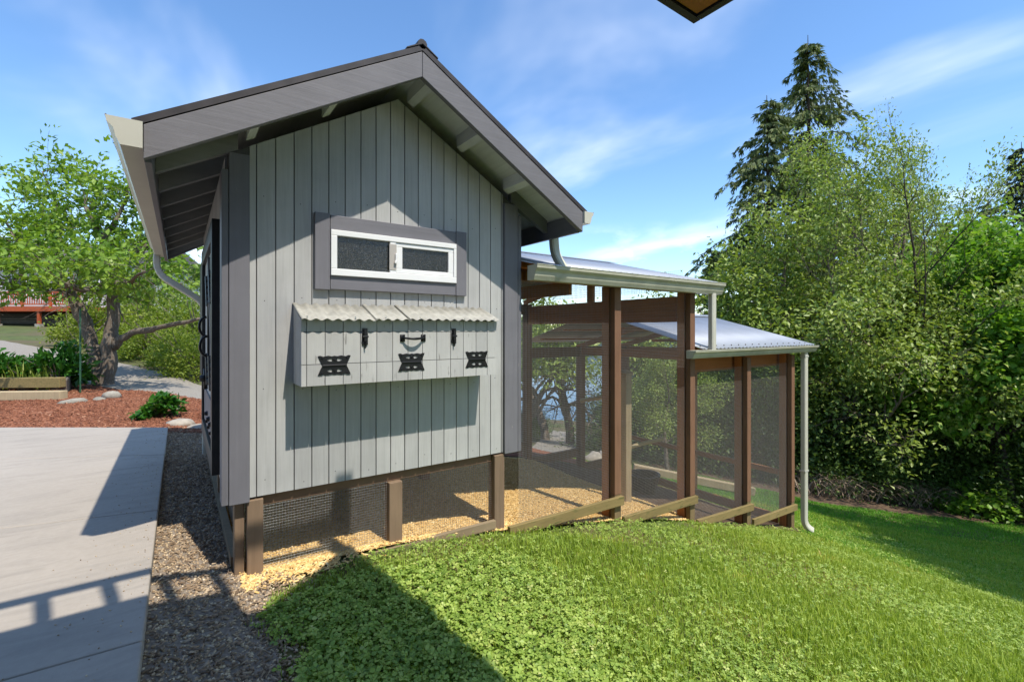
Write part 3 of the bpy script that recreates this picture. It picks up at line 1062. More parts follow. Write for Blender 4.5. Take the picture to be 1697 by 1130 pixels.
RU, RL = 2.165, 1.485
frame(4.150, 1.80, RU, (1.45, 1.17), .375)
frame(2.60, 1.80, RU, ())
frame(1.985, 1.80, RU, ())
frame(6.395, 1.085, RL, (1.45,))
frame(5.282, 1.085, RL, ())
for y0, zz in ((.45, 1.80 + (RU - 1.80) * .30), (.95, 1.80 + (RU - 1.80) * .64), (1.41, RU - .03), (1.98, 1.80 + (RU - 1.80) * .60), (2.5, 1.80 + (RU - 1.80) * .25)):
    MB().box(1.98, 4.42, y0, y0 + .085, zz - .002, zz + .030).build('purlin', M['rustx'], run)
for y0, zz in ((.45, 1.085 + (RL - 1.085) * .30), (.95, 1.085 + (RL - 1.085) * .64), (1.98, 1.085 + (RL - 1.085) * .60), (2.5, 1.085 + (RL - 1.085) * .25)):
    MB().box(4.26, 6.70, y0, y0 + .085, zz - .002, zz + .030).build('purlin', M['rustx'], run)
# metal roofs
corrugated(1.978, 4.56, [(-.14, 1.845), (1.45, 2.245)], .076, .006, M['roofmetal'], 'roof_sheet', run, 8)
corrugated(1.978, 4.56, [(1.452, 2.245), (3.05, 1.845)], .076, .006, M['roofmetal'], 'roof_sheet', run, 8)
corrugated(4.235, 6.86, [(-.14, 1.140), (1.45, 1.570)], .076, .006, M['roofmetal'], 'roof_sheet', run, 8)
corrugated(4.235, 6.86, [(1.452, 1.570), (3.05, 1.140)], .076, .006, M['roofmetal'], 'roof_sheet', run, 8)
for (xa, xb, zr) in ((1.98, 4.575, 2.245), (4.237, 6.875, 1.570)):
    MB().prism([(1.33, zr - .016), (1.45, zr + .018), (1.57, zr - .016), (1.57, zr - .020), (1.45, zr + .013), (1.33, zr - .020)], 0, xa, xb).build('ridge_cap', M['roofmetal'], run)
# rows of roofing screws along the lower eave
for k in range(17):
    x = 4.30 + k * .152
    MB().tube([(x, -.06, 1.160), (x, -.062, 1.175)], .007, 6).build('screw', M['wire'], run)
k_gutter('gutter', M['creamold'], run, (1.985, -.085), (4.55, -.085), (0, -1), 1.832)
k_gutter('gutter', M['creamold'], run, (4.02, -.085), (6.84, -.085), (0, -1), 1.128, .082, .11)
downspout(run, [(4.405, -.135, 1.73), (4.405, -.135, 1.24), (4.405, -.135, 1.10)], mat=M['cream'], w=.075, h=.06)
zt = float(terr(6.60, -.1))
A, B, C_ = (6.615, -.105, 1.05), (6.615, -.105, zt + .08), (6.69, -.17, zt + .02)
downspout(run, [A] + bend(A, B, C_, 7, .10) + [C_], mat=M['cream'], w=.085, h=.065)
for z in (.98, -.55):
    MB().box(6.565, 6.665, -.14, -.07, z, z + .022).build('strap', M['galv'], run)
# mesh panels
for (x0, x1, z0, z1) in ((1.975, 3.02, -.30, 1.735), (3.08, 4.165, -.50, 1.735), (4.225, 5.30, -.76, .905), (5.355, 6.41, -1.06, .905)):
    wire_mesh(run, (x0, .020, z0), (1, 0, 0), (0, 0, 1), x1 - x0, z1 - z0, .0150, .00065)
for (x0, x1, z0, z1) in ((2.05, 3.01, -.25, 1.60), (3.10, 4.155, -.45, 1.60), (4.24, 5.29, -.72, .92), (5.37, 6.40, -1.0, .92)):
    wire_mesh(run, (x0, BY - .01, z0), (1, 0, 0), (0, 0, 1), x1 - x0, z1 - z0, .020, .0006)
wire_mesh(run, (6.44, .14, -1.2), (0, 1, 0), (0, 0, 1), 2.65, 2.2, .020, .0006)
wire_mesh(run, (4.235, .10, 1.77), (0, 1, 0), (0, 0, 1), 2.7, .22, .025, .0008)

# roost in the run
rp = at(1037, 5.24)
roost = thing('roost_post', 'pale capped timber roost post with peeled perches inside the mesh run', 'perch', (rp.x, rp.y, rp.z))
MB().box(rp.x - .045, rp.x + .045, rp.y - .045, rp.y + .045, rp.z - .02, .83).build('post', M['raw'], roost, bevel=.004)
cp = MB().box(rp.x - .058, rp.x + .058, rp.y - .058, rp.y + .058, .832, .862)
cp.add([(rp.x - .068, rp.y - .068, .8625), (rp.x + .068, rp.y - .068, .8625), (rp.x + .068, rp.y + .068, .8625), (rp.x - .068, rp.y + .068, .8625), (rp.x, rp.y, .905)],
       [(0, 1, 2, 3), (0, 1, 4), (1, 2, 4), (2, 3, 4), (3, 0, 4)])
cp.build('post_cap', M['raw'], roost)
for (pa, za, Da, pb, zb, Db) in ((963, 664, 5.75, 1030, 655, 5.24), (1044, 741, 5.24, 1098, 727, 5.75)):
    a = at(pa, Da, zat(za, Da))
    c = at(pb, Db, zat(zb, Db))
    MB().tube([a, (a + c) / 2 + Vector((0, 0, .006)), c], .024, 8).build('perch', M['dowel'], roost, smooth=True)

# ------------------------------------------------------------------ scatter helpers (numpy)
def frames(n, tilt, r=rng):
    """random yaw with a limited tilt -> three axis arrays"""
    az = r.uniform(0, 2 * np.pi, n)
    tx = r.normal(0, tilt, n)
    ty = r.normal(0, tilt, n)
    zax = np.stack([tx, ty, np.ones(n)], 1)
    zax /= np.linalg.norm(zax, axis=1)[:, None]
    xa = np.stack([np.cos(az), np.sin(az), np.zeros(n)], 1)
    xa -= zax * np.sum(xa * zax, 1)[:, None]
    xa /= np.linalg.norm(xa, axis=1)[:, None]
    return xa, np.cross(zax, xa), zax


def scatter_chips(name, pos, L, Wd, T, tilt, mat, val, parent=None):
    """little six-faced splinters"""
    n = len(pos)
    xa, ya, za = frames(n, tilt)
    L = L[:, None]
    Wd = Wd[:, None]
    T = T[:, None]
    c = [(-1, -.6, 0), (1, -.25, 0), (.8, .6, 0), (-.75, .45, 0)]
    vs = []
    for a, b_, _ in c:
        vs.append(pos + xa * L * a + ya * Wd * b_ + za * T)
    for a, b_, _ in c:
        vs.append(pos + xa * L * a * 1.05 + ya * Wd * b_ * 1.1 - za * T)
    V = np.stack(vs, 1).reshape(-1, 3)
    q = np.array([(0, 1, 2, 3), (4, 5, 1, 0), (5, 6, 2, 1), (6, 7, 3, 2), (7, 4, 0, 3)])
    F = (np.arange(n)[:, None, None] * 8 + q[None]).reshape(-1, 4)
    o = raw_mesh(name, V, F, mat, parent, np.repeat(val, 8))
    o['kind'] = 'stuff'
    return o


def scatter_stones(name, pos, r0, mat, val, flat=.6):
    n = len(pos)
    xa, ya, za = frames(n, .5)
    q = r0[:, None]
    j = lambda: rng.uniform(.7, 1.25, (n, 1))
    V = np.stack([pos + xa * q * j(), pos + ya * q * .8 * j(), pos - xa * q * j(), pos - ya * q * .8 * j(), pos + za * q * flat * j(), pos - za * q * flat * j()], 1).reshape(-1, 3)
    t = np.array([(0, 1, 4), (1, 2, 4), (2, 3, 4), (3, 0, 4), (1, 0, 5), (2, 1, 5), (3, 2, 5), (0, 3, 5)])
    F = (np.arange(n)[:, None, None] * 6 + t[None]).reshape(-1, 3)
    o = raw_mesh(name, V, F, mat, None, np.repeat(val, 6))
    o['kind'] = 'stuff'
    return o


def on_ground(x, y, off=.0):
    return np.c_[x, y, terr(x, y) + off]


# gravel along the patio
n = 26000
x = rng.uniform(-.325, .62, n)
y = -3.4 + 8.3 * rng.uniform(0, 1, n) ** 1.25
k = (x < np.interp(y, [-1.3, -.9, -.25, .1], [.16, .20, .42, .10]))
x, y = x[k], y[k]
tag(scatter_stones('gravel_stones', on_ground(x, y, .012), rng.uniform(.004, .0125, len(x)), M['gravel'], rng.beta(2, 2, len(x))), 'tan and brown gravel between the patio and the coop', 'gravel')
n = 9000
x = rng.uniform(-.325, .60, n)
y = rng.uniform(-3.0, 4.8, n)
k = (x < np.interp(y, [-1.3, -.9, -.25, .1], [.14, .18, .40, .08]))
x, y = x[k], y[k]
tag(scatter_chips('bark_litter', on_ground(x, y, .020), rng.uniform(.006, .019, len(x)), rng.uniform(.003, .008, len(x)), rng.uniform(.0015, .003, len(x)), .35, M['barkchip'], rng.beta(2, 2, len(x))),
    'dark bark litter mixed into the gravel strip', 'bark')
n = 420
x = -.34 - np.abs(rng.normal(0, .16, n))
y = rng.uniform(-2.2, 4.2, n)
pp = np.c_[x, y, np.full(n, ZS + .003)]
tag(scatter_stones('stray_grit', pp, rng.uniform(.0018, .0055, n), M['gravel'], rng.beta(2, 2, n)), 'stray bits of grit lying on the edge of the patio', 'grit')
# chips under the coop and in the run
n = 52000
x = .07 + 4.2 * rng.uniform(0, 1, n) ** 1.25
y = -.10 + 3.0 * rng.uniform(0, 1, n) ** 1.6 - np.abs(rng.normal(0, .05, n))
k = ((x < .62 + rng.normal(0, .1, n)) & (rng.uniform(0, 1, n) < .38)) | (y > -.025)
x, y = x[k], y[k]
n = len(x)
tag(scatter_chips('wood_chips', on_ground(x, y, .018), rng.uniform(.006, .021, n), rng.uniform(.004, .010, n), rng.uniform(.001, .003, n), .35, M['chips'], rng.beta(2, 2, n)),
    'fresh yellow wood chips spread under the coop and run', 'wood chips')
n = 34000
t = rng.uniform(0, 1, n)
u = rng.uniform(0, 1, n) ** 1.3
ax = np.interp(t, [0, .5, .8, 1], [-6.5, -2.2, -.33, 2.0])
ay = np.interp(t, [0, .5, .8, 1], [8.8, 5.70, 4.40, 4.45])
bx_ = np.interp(t, [0, .5, .8, 1], [-7.5, -2.6, -.95, 1.2])
by_ = np.interp(t, [0, .5, .8, 1], [14.5, 12.0, 9.8, 6.6])
x = ax + (bx_ - ax) * u
y = ay + (by_ - ay) * u
tag(scatter_chips('bark_mulch', on_ground(x, y, .020), rng.uniform(.015, .05, n), rng.uniform(.006, .014, n), rng.uniform(.002, .006, n), .35, M['mulch'], rng.beta(2, 2, n)),
    'red bark mulch spread over the bed behind the patio', 'mulch')


def patchy(x, y, s, seed):
    """smooth random field 0..1"""
    r = np.random.default_rng(seed)
    v = np.zeros_like(x)
    for k in range(9):
        a = r.uniform(0, 2 * np.pi)
        f = s * r.uniform(.5, 2.2)
        v += np.sin((x * np.cos(a) + y * np.sin(a)) * f + r.uniform(0, 6.28)) / (1 + .3 * k)
    return .5 + .5 * np.tanh(v * .55)


def blades(name, x, y, L, w, lean, mat, val, label, cat):
    n = len(x)
    base = on_ground(x, y, .0)
    az = rng.uniform(0, 2 * np.pi, n)
    d = np.c_[np.cos(az), np.sin(az), np.zeros(n)]
    s = np.c_[-np.sin(az), np.cos(az), np.zeros(n)]
    ln = (np.abs(rng.normal(0, 1, n)) * lean)[:, None]
    L = L[:, None]
    w = w[:, None]
    up = np.array([0, 0, 1.0])
    p1 = base + up * L * .55 + d * L * .22 * ln
    p2 = base + up * L * (1 - .22 * np.minimum(ln, 2)) + d * L * .75 * ln
    V = np.stack([base - s * w, base + s * w, p1 - s * w * .8, p1 + s * w * .8, p2], 1).reshape(-1, 3)
    i = np.arange(n)[:, None] * 5
    F = np.concatenate([i + np.array([0, 1, 3]), i + np.array([0, 3, 2]), i + np.array([2, 3, 4])], 1).reshape(-1, 3)
    o = raw_mesh(name, V, F, mat, None, np.repeat(val, 5))
    return tag(o, label, cat, kind='stuff')


def lawn_points(n, near):
    """random places on the lawn, denser close to the camera"""
    D = 1.2 + (near - 1.2) * rng.uniform(0, 1, n) ** 1.15
    px = rng.uniform(350, 1760, n)
    t = (px - 848.5) / 779
    x = CAM[0] + D * (FWD[0] + t * RGT[0])
    y = CAM[1] + D * (FWD[1] + t * RGT[1])
    front = np.interp(x, [0, .15, .35, .70, 2.0, 6.4, 6.5], [-.5, -.34, -.24, -.10, -.055, -.03, -.03])
    k = (x > .17 + .05 * np.sin(y * 5) + .04 * np.sin(13 * y) + rng.normal(0, .04, n) - .06 * np.clip(-y - .8, 0, 1)) & ((y < front) | (x > 6.72))
    return x[k], y[k]


x, y = lawn_points(460000, 9.0)
pt = np.clip(patchy(x, y, 4.2, 3) * .75 + .45 * np.clip(1.5 - .7 * x - .0 * y, 0, 1) * (y < -.38), 0, 1)
bare = patchy(x, y, 2.3, 11)
near_run = np.clip((y + .9) / .8, 0, 1) * (x < 6.6)
keep = rng.uniform(0, 1, len(x)) < np.clip(.30 + .75 * (1 - pt), .25, 1) * (1 - .75 * near_run * (bare < .45))
x, y, pt, bare = x[keep], y[keep], pt[keep], bare[keep]
v = np.clip(rng.beta(2.2, 2.4, len(x)) * .80 + .55 * np.clip((patchy(x, y, 6.5, 23) - .80) * 6, 0, 1) * rng.uniform(0, 1.2, len(x)) + .16 * (patchy(x, y, 1.1, 5) - .5), 0, 1)
blades('grass_blades', x, y, rng.uniform(.016, .050, len(x)) * (1 + .5 * (1 - pt)) * np.where(rng.uniform(0, 1, len(x)) < .04, 1.7, 1) * np.where((y > -.28) & (x < 6.6), .55, 1), rng.uniform(.0012, .0024, len(x)) * (1 + .10 * np.hypot(x, y + 3)), .55, M['grass'], v,
       'mixed green lawn grass in front of the mesh run', 'grass')
x = rng.uniform(.3, 13, 200000)
y = rng.uniform(-5.2, .5, 200000)
dx_, dy_ = x - CAM[0], y - CAM[1]
dd_ = dx_ * FWD[0] + dy_ * FWD[1]
pp_ = (dx_ * RGT[0] + dy_ * RGT[1]) / np.maximum(dd_, .05)
k = ((dd_ < 1.2) | (pp_ > 1.17)) & (y < -.4)
x, y = x[k], y[k]
blades('grass_blades', x, y, rng.uniform(.02, .06, len(x)), rng.uniform(.002, .004, len(x)), .55, M['grass'], rng.beta(2.2, 2.4, len(x)) * .82,
       'lawn grass around the photographer, outside the view', 'grass')
x = rng.uniform(6.4, 17.5, 150000)
y = rng.uniform(-2.6, 5.5, 150000)
ed = np.interp(x, [10.0, 11.0, 11.6, 12.6, 14.2, 16.2, 17], [5.2, 3.2, 1.75, 1.1, .15, -1.2, -3])
k = (y < ed) & (y > -2.97 + .11 * (x + .2)) & ((x > 6.7) | (y < -.1))
x, y = x[k], y[k]
blades('mown_grass', x, y, rng.uniform(.03, .06, len(x)), rng.uniform(.003, .006, len(x)), .5, M['grassfar'], rng.beta(2, 2, len(x)),
       'smooth green lawn sloping down beside the woods', 'grass')


def trefoils(name, x, y, h, s, mat, val, label, cat):
    """broad three-part leaves on short stalks"""
    n = len(x)
    c = on_ground(x, y, 0)
    c[:, 2] += h
    xa, ya, za = frames(n, .38)
    V = []
    s = s[:, None]
    for k in range(3):
        a = k * 2.0944
        d = xa * math.cos(a) + ya * math.sin(a)
        e = -xa * math.sin(a) + ya * math.cos(a)
        V += [c, c + d * s * .62 + e * s * .46 + za * s * .10, c + d * s * 1.05 + e * s * .16 - za * s * .08, c + d * s * 1.05 - e * s * .16 - za * s * .08, c + d * s * .62 - e * s * .46 + za * s * .10]
    V = np.stack(V, 1).reshape(-1, 3)
    i = np.arange(n * 3)[:, None] * 5
    F = np.concatenate([i + np.array(t) for t in ((0, 1, 2), (0, 2, 3), (0, 3, 4))], 1).reshape(-1, 3)
    F = F[:, ::-1]
    o = raw_mesh(name, V, F, mat, None, np.repeat(val, 15))
    return tag(o, label, cat, kind='stuff')


x, y = lawn_points(170000, 8.0)
pt = np.clip(patchy(x, y, 4.2, 3) * .75 + .45 * np.clip(1.5 - .7 * x - .0 * y, 0, 1) * (y < -.38), 0, 1)
dn = np.clip((pt - .18) * 1.7, .22, 1)
keep = rng.uniform(0, 1, len(x)) < dn * .72
x, y = x[keep], y[keep]
Dd = (x - CAM[0]) * FWD[0] + (y - CAM[1]) * FWD[1]
trefoils('buttercup_leaves', x, y, rng.uniform(.012, .050, len(x)), rng.uniform(.006, .0145, len(x)) * (1 + .75 * np.clip(1.6 - .8 * x, 0, 1) * (y < -.38)), M['clover'], rng.beta(2, 2, len(x)),
         'broad-leaved creeping buttercup growing through the lawn', 'weeds')

# ------------------------------------------------------------------ foliage
def leaf_cards(pos, size, rand, droop=.3, aspect=.5, outward=None, r=rng):
    """folded diamond leaves"""
    n = len(pos)
    d = r.normal(0, 1, (n, 3))
    if outward is not None:
        d = d * .7 + outward
    d[:, 2] -= droop
    d /= np.linalg.norm(d, axis=1)[:, None]
    up = r.normal(0, .55, (n, 3)) + np.array([0, 0, 1.0])
    s = np.cross(d, up)
    s /= np.linalg.norm(s, axis=1)[:, None] + 1e-9
    nn = np.cross(s, d)
    L = (size * r.uniform(.65, 1.3, n))[:, None]
    a = L * aspect * .5
    V = np.stack([pos, pos + d * L * .48 + s * a + nn * L * .09, pos + d * L - nn * L * .08, pos + d * L * .48 - s * a + nn * L * .09], 1).reshape(-1, 3)
    i = np.arange(n)[:, None] * 4
    F = np.concatenate([i + np.array([0, 1, 2]), i + np.array([0, 2, 3])], 1).reshape(-1, 3)
    return V, F, np.repeat(rand, 4)


class Tree:
    def __init__(self, seed):
        self.r = random.Random(seed)
        self.nr = np.random.default_rng(seed)
        self.wood = MB()
        self.tips = []           # (point, direction, spread)

    def limb(self, p, d, L, r0, r1, level, wander=.25, trop=.05, nseg=5, sides=6):
        p = Vector(p)
        d = Vector(d).normalized()
        pts, rad = [p.copy()], [r0]
        for i in range(nseg):
            d = (d + Vector((self.r.gauss(0, wander), self.r.gauss(0, wander), self.r.gauss(0, wander) + trop))).normalized()
            p = p + d * (L / nseg)
            pts.append(p.copy())
            rad.append(r0 + (r1 - r0) * (i + 1) / nseg)
        self.wood.tube(pts, rad, sides, cap=False)
        return pts, rad, d

    def grow(self, p, d, L, r0, level, spec):
        """spec: per level (children, angle, length ratio, wander, trop)"""
        nc, ang, lr, wander, trop = spec[min(level, len(spec) - 1)]
        last = level >= len(spec) - 1
        pts, rad, dd = self.limb(p, d, L, r0, max(.003, r0 * (.35 if not last else .5)), level, wander, trop, 5 if level < 2 else 3, (8, 6, 4, 3, 3)[min(level, 4)])
        if last:
            for q in pts[1:]:
                self.tips.append((q, dd))
            return
        for k in range(nc):
            t = (.35 + .65 * (k + self.r.random() * .8) / nc) if level else (.30 + .70 * (k + self.r.random() * .7) / nc)
            t = min(t, .999)
            f = t * (len(pts) - 1)
            i = int(f)
            q = pts[i].lerp(pts[min(i + 1, len(pts) - 1)], f - i)
            ax = (pts[min(i + 1, len(pts) - 1)] - pts[i])
            ax = ax.normalized() if ax.length > 0 else dd
            o = ax.orthogonal().normalized()
            o = Quaternion(ax, k * 2.4 + self.r.random() * 1.6) @ o
            a = ang * self.r.uniform(.7, 1.25)
            nd = ax * math.cos(a) + o * math.sin(a)
            self.grow(q, nd, L * lr * self.r.uniform(.7, 1.2) * (1.1 - .35 * t), max(.004, rad[i] * .55), level + 1, spec)
        self.grow(pts[-1], dd, L * lr * .8, rad[-1], level + 1, spec)

    def leaves(self, per, spread, size, droop=.3, aspect=.5):
        tp = np.array([t[0] for t in self.tips])
        td = np.array([t[1] for t in self.tips])
        pos = np.repeat(tp, per, 0) + self.nr.normal(0, spread, (len(tp) * per, 3))
        out = np.repeat(td, per, 0)
        val = np.clip(np.repeat(self.nr.uniform(.15, .85, len(tp)), per) * .5 + self.nr.beta(2, 2, len(pos)) * .5, 0, 1)
        return leaf_cards(pos, np.full(len(pos), size), val, droop, aspect, out, self.nr)


def place_tree(name, label, cat, T, leaf, loc, barkmat, leafmat_, group=None, trunkname='trunk', crownname='crown', local=True):
    root = thing(name, label, cat, loc, group)
    if local:
        W[root.name] = (0, 0, 0)
    tr = T.wood.build(trunkname, barkmat, root, smooth=True, org=(0, 0, 0))
    V, F, val = leaf
    cr_ = raw_mesh(crownname, V, F, leafmat_, root, val)
    return root


def decid(seed, H, spec, per, spread, size, r0, lean=(0, 0), droop=.3, aspect=.5, first=.35):
    T = Tree(seed)
    T.grow((0, 0, -.15), (lean[0], lean[1], 1), H * first, r0, 0, spec)
    return T, T.leaves(per, spread, size, droop, aspect)


def conifer(seed, H, Rm, z0=.06, whorl=.36, per=6, spl=.34, droop=.5, dense=1.0, shape=.85):
    """trunk with tiers of sagging branches hung with sprays"""
    T = Tree(seed)
    r = T.r
    T.wood.tube([(0, 0, -.3), (0, 0, H * .3), (.05, 0, H * .7), (0, .03, H)], [H * .013, H * .010, H * .005, .012], 8, cap=False)
    pos, dr, sz = [], [], []
    z = H * z0
    while z < H * .985:
        f = (z - H * z0) / (H * (1 - z0))
        env = Rm * (1 - f) ** shape + .12
        for k in range(per):
            a = r.uniform(0, 6.283)
            if r.random() < .16:
                continue
            L = env * (r.uniform(.25, .75) if r.random() < .55 else r.uniform(.75, 1.4))
            rise = (.25 + .6 * f) * r.uniform(.4, 1.1)
            pts = []
            for i in range(6):
                t = i / 5
                pts.append(Vector((math.cos(a) * L * t, math.sin(a) * L * t, z + L * (rise * t - (.45 + droop) * t * t + .22 * t ** 3))))
            T.wood.tube(pts, [max(.008, .02 * L * .35 * (1 - .8 * i / 5)) for i in range(6)], 3, cap=False)
            m = int((7 + 13 * L) * dense)
            for q in range(m):
                t = r.random() ** .7
                g = t * 5
                i = min(int(g), 4)
                p = pts[i].lerp(pts[i + 1], g - i)
                side = Vector((-math.sin(a), math.cos(a), 0)) * r.gauss(0, .22 * (1.1 - .6 * t)) * min(L, 1.6)
                p = p + side + Vector((0, 0, -abs(side.length) * .35))
                pos.append(p)
                dr.append(Vector((math.cos(a), math.sin(a), 0)) * r.uniform(.2, .9) + side.normalized() * r.uniform(0, .7) + Vector((0, 0, -r.uniform(.2, 1.3) * (droop + .4))))
                sz.append(spl * r.uniform(.55, 1.3))
        z += whorl * r.uniform(.7, 1.3) * (1 - .45 * f)
    pos = np.array(pos)
    dr = np.array(dr)
    dr /= np.linalg.norm(dr, axis=1)[:, None]
    n = len(pos)
    up = T.nr.normal(0, .7, (n, 3)) + np.array([0, 0, 1.0])
    s = np.cross(dr, up)
    s /= np.linalg.norm(s, axis=1)[:, None] + 1e-9
    nn = np.cross(s, dr)
    L = np.array(sz)[:, None]
    # a spray is three narrow fingers
    V, F = [], []
    for k, (sp, ln) in enumerate(((0, 1), (.33, .72), (-.33, .72))):
        d2 = dr + s * sp
        a0 = pos
        V += [a0, a0 + d2 * L * ln * .55 + s * L * .075 + nn * L * .03, a0 + d2 * L * ln - nn * L * .06, a0 + d2 * L * ln * .55 - s * L * .075 + nn * L * .03]
    V = np.stack(V, 1).reshape(-1, 3)
    i = np.arange(n * 3)[:, None] * 4
    F = np.concatenate([i + np.array([0, 1, 2]), i + np.array([0, 2, 3])], 1).reshape(-1, 3)
    val = np.repeat(np.clip(T.nr.beta(2, 2, n), 0, 1), 12)
    return T, (V, F, val)


def shrub_mesh(seed, rx, ry, h, n, size, stems=14, droop=.1, aspect=.5, clump=26):
    """stems with leaf clumps filling a lumpy mound"""
    T = Tree(seed)
    r = T.r
    nr = T.nr
    for k in range(stems):
        a = r.uniform(0, 6.283)
        e = Vector((math.cos(a) * rx * r.uniform(.3, .95), math.sin(a) * ry * r.uniform(.3, .95), h * r.uniform(.45, 1.0)))
        T.wood.tube([(e.x * .12, e.y * .12, -.08), e * .5 + Vector((0, 0, h * .12)), e], [.02 * h ** .5, .013 * h ** .5, .004], 4, cap=False)
    c = nr.normal(0, 1, (clump, 3))
    c /= np.linalg.norm(c, axis=1)[:, None]
    c[:, 2] = np.abs(c[:, 2])
    rad = nr.uniform(.45, 1.0, clump)[:, None]
    c = c * rad * np.array([rx, ry, h])
    c[:, 2] = np.maximum(c[:, 2], h * .12)
    ci = nr.integers(0, clump, n)
    sp = nr.uniform(.12, .30, clump)[ci][:, None] * np.array([rx, ry, h * .75])
    pos = c[ci] + nr.normal(0, 1, (n, 3)) * sp * .8
    pos[:, 2] = np.abs(pos[:, 2]) + .02
    out = pos / (np.linalg.norm(pos, axis=1)[:, None] + 1e-6)
    val = np.clip(nr.uniform(.1, .8, clump)[ci] * .5 + nr.beta(2, 2, n) * .5, 0, 1)
    return T, leaf_cards(pos, np.full(n, size), val, droop, aspect, out, nr)


# --- apple tree by the mulch bed
def ap(px, py, D):
    return at(px, D, zat(py, D))


T = Tree(21)
AD = 11.0
base = ap(172, 648, AD)
base.z = float(terr(base.x, base.y)) - .1
main = [
    ([base, ap(163, 610, AD), ap(150, 560, AD), ap(126, 505, AD - .1), ap(110, 470, AD - .3), ap(70, 430, AD - .8)], [.22, .16, .135, .125, .09, .055]),
    ([base, ap(178, 610, AD), ap(183, 560, AD), ap(188, 500, AD + .1), ap(188, 440, AD + .1), ap(170, 400, AD + .2), ap(140, 340, AD)], [.22, .17, .145, .125, .105, .075, .04]),
    ([ap(188, 575, AD), ap(215, 552, AD), ap(260, 545, AD - .3), ap(330, 528, AD - .6)], [.10, .075, .06, .035]),
    ([ap(188, 440, AD), ap(225, 415, AD + .3), ap(262, 395, AD + .5), ap(300, 370, AD + .6)], [.11, .09, .06, .03]),
    ([ap(188, 470, AD), ap(235, 470, AD + .5), ap(300, 470, AD + 1.1)], [.08, .05, .02]),
    ([ap(110, 470, AD - .3), ap(60, 440, AD - .4), ap(30, 400, AD - .3), ap(10, 370, AD)], [.08, .06, .045, .02]),
    ([ap(120, 490, AD), ap(95, 440, AD + .5), ap(100, 380, AD + .8), ap(90, 330, AD + .8), ap(70, 285, AD + .7)], [.08, .06, .04, .025, .012]),
    ([ap(170, 400, AD), ap(200, 350, AD + .3), ap(215, 310, AD + .2)], [.07, .04, .015]),
    ([ap(150, 480, AD), ap(130, 480, AD - 1.2), ap(110, 470, AD - 2.0)], [.07, .045, .02]),
    ([ap(188, 470, AD), ap(210, 470, AD - 1.0), ap(240, 450, AD - 1.8)], [.07, .045, .02]),
    ([ap(60, 440, AD - .4), ap(20, 470, AD - .6), ap(-20, 470, AD - .4)], [.05, .035, .015]),
]
T.wood = MB()
for pts, rad in main:
    # smooth the polyline and roughen it
    P = np.array([tuple(p) for p in pts])
    tt = np.linspace(0, len(P) - 1, 4 * (len(P) - 1) + 1)
    Q = np.stack([np.interp(tt, range(len(P)), P[:, k]) for k in range(3)], 1)
    Q[1:-1] += T.nr.normal(0, .022, Q[1:-1].shape)
    rr = np.interp(tt, range(len(rad)), rad) * T.nr.uniform(.88, 1.15, len(tt))
    T.wood.tube([Vector(q) for q in Q], list(rr), 10)
    i0 = 8 if rad[0] > .2 else 4
    for i in range(i0, len(Q)):
        if Q[i][2] < 1.95:
            continue
        for _ in range(2 if rr[i] > .06 else 3):
            d = Vector(T.nr.normal(0, 1, 3)) + Vector((0, 0, .35))
            T.grow(Vector(Q[i]), d, T.r.uniform(.45, .95), max(.008, rr[i] * .25), 2, [(0, 0, 0, 0, 0), (0, 0, 0, 0, 0), (3, .9, .6, .22, .03), (0, .8, .6, .2, .02)])
for q in (ap(22, 290, AD), ap(60, 262, AD), ap(100, 285, AD), ap(150, 290, AD), ap(175, 305, AD), ap(0, 330, AD)):
    pass
T.tips = [t for t in T.tips if t[0].z > 2.08]
V, F, val = T.leaves(5, .10, .14, .25, .55)
apple = thing('apple_tree', 'old apple tree with two leaning mossy trunks beside the mulch bed', 'tree', (base.x, base.y, base.z))
W[apple.name] = tuple(base)
T.wood.build('trunk', M['bark'], apple, smooth=True)
raw_mesh('crown', V, F, M['apple'], apple, val, org=tuple(base))

# --- woods on the right
t_tall = conifer(31, 18.5, 5.2, .05, .40, 5, .30, .62, 2.1, .80)
p = at(1340, 21)
place_tree('cedar_tree', 'tallest dark conifer with drooping sprays behind the pale leafy trees', 'tree', *t_tall, (p.x, p.y, zat(58, 21) - 18.5), M['barkd'], M['conifer'])
t_mid = conifer(32, 14.5, 5.0, .04, .40, 5, .30, .62, 2.0, .86)
p = at(1272, 19)
place_tree('cedar_tree', 'second tallest drooping conifer just left of the tallest one', 'tree', *t_mid, (p.x, p.y, zat(158, 19) - 14.5), M['barkd'], M['conifer'])
t_small = conifer(33, 9.0, 2.4, .03, .42, 6, .32, .6, 1.7, .9)
p = at(1186, 22)
place_tree('cedar_tree', 'small pointed conifer showing just above the right end of the upper roof', 'tree', *t_small, (p.x, p.y, zat(408, 22) - 9.0), M['barkd'], M['conifer'])
t_fir = conifer(34, 13.0, 2.6, .05, .42, 6, .40, .25, .9, .9)
p = at(1694, 25)
place_tree('fir_tree', 'blackish fir behind the bright maple at the right edge of the photo', 'tree', *t_fir, (p.x, p.y, zat(235, 25) - 13.0), M['barkd'], M['conifd'])
p = at(1230, 26)
fc = copy_tree(bpy.data.objects['cedar_tree.002'])
fc.location = (p.x, p.y, zat(470, 26) - 9.0)
fc.rotation_euler.z = 2
tag(fc, 'low conifer filling in behind the lower metal roof', 'tree')

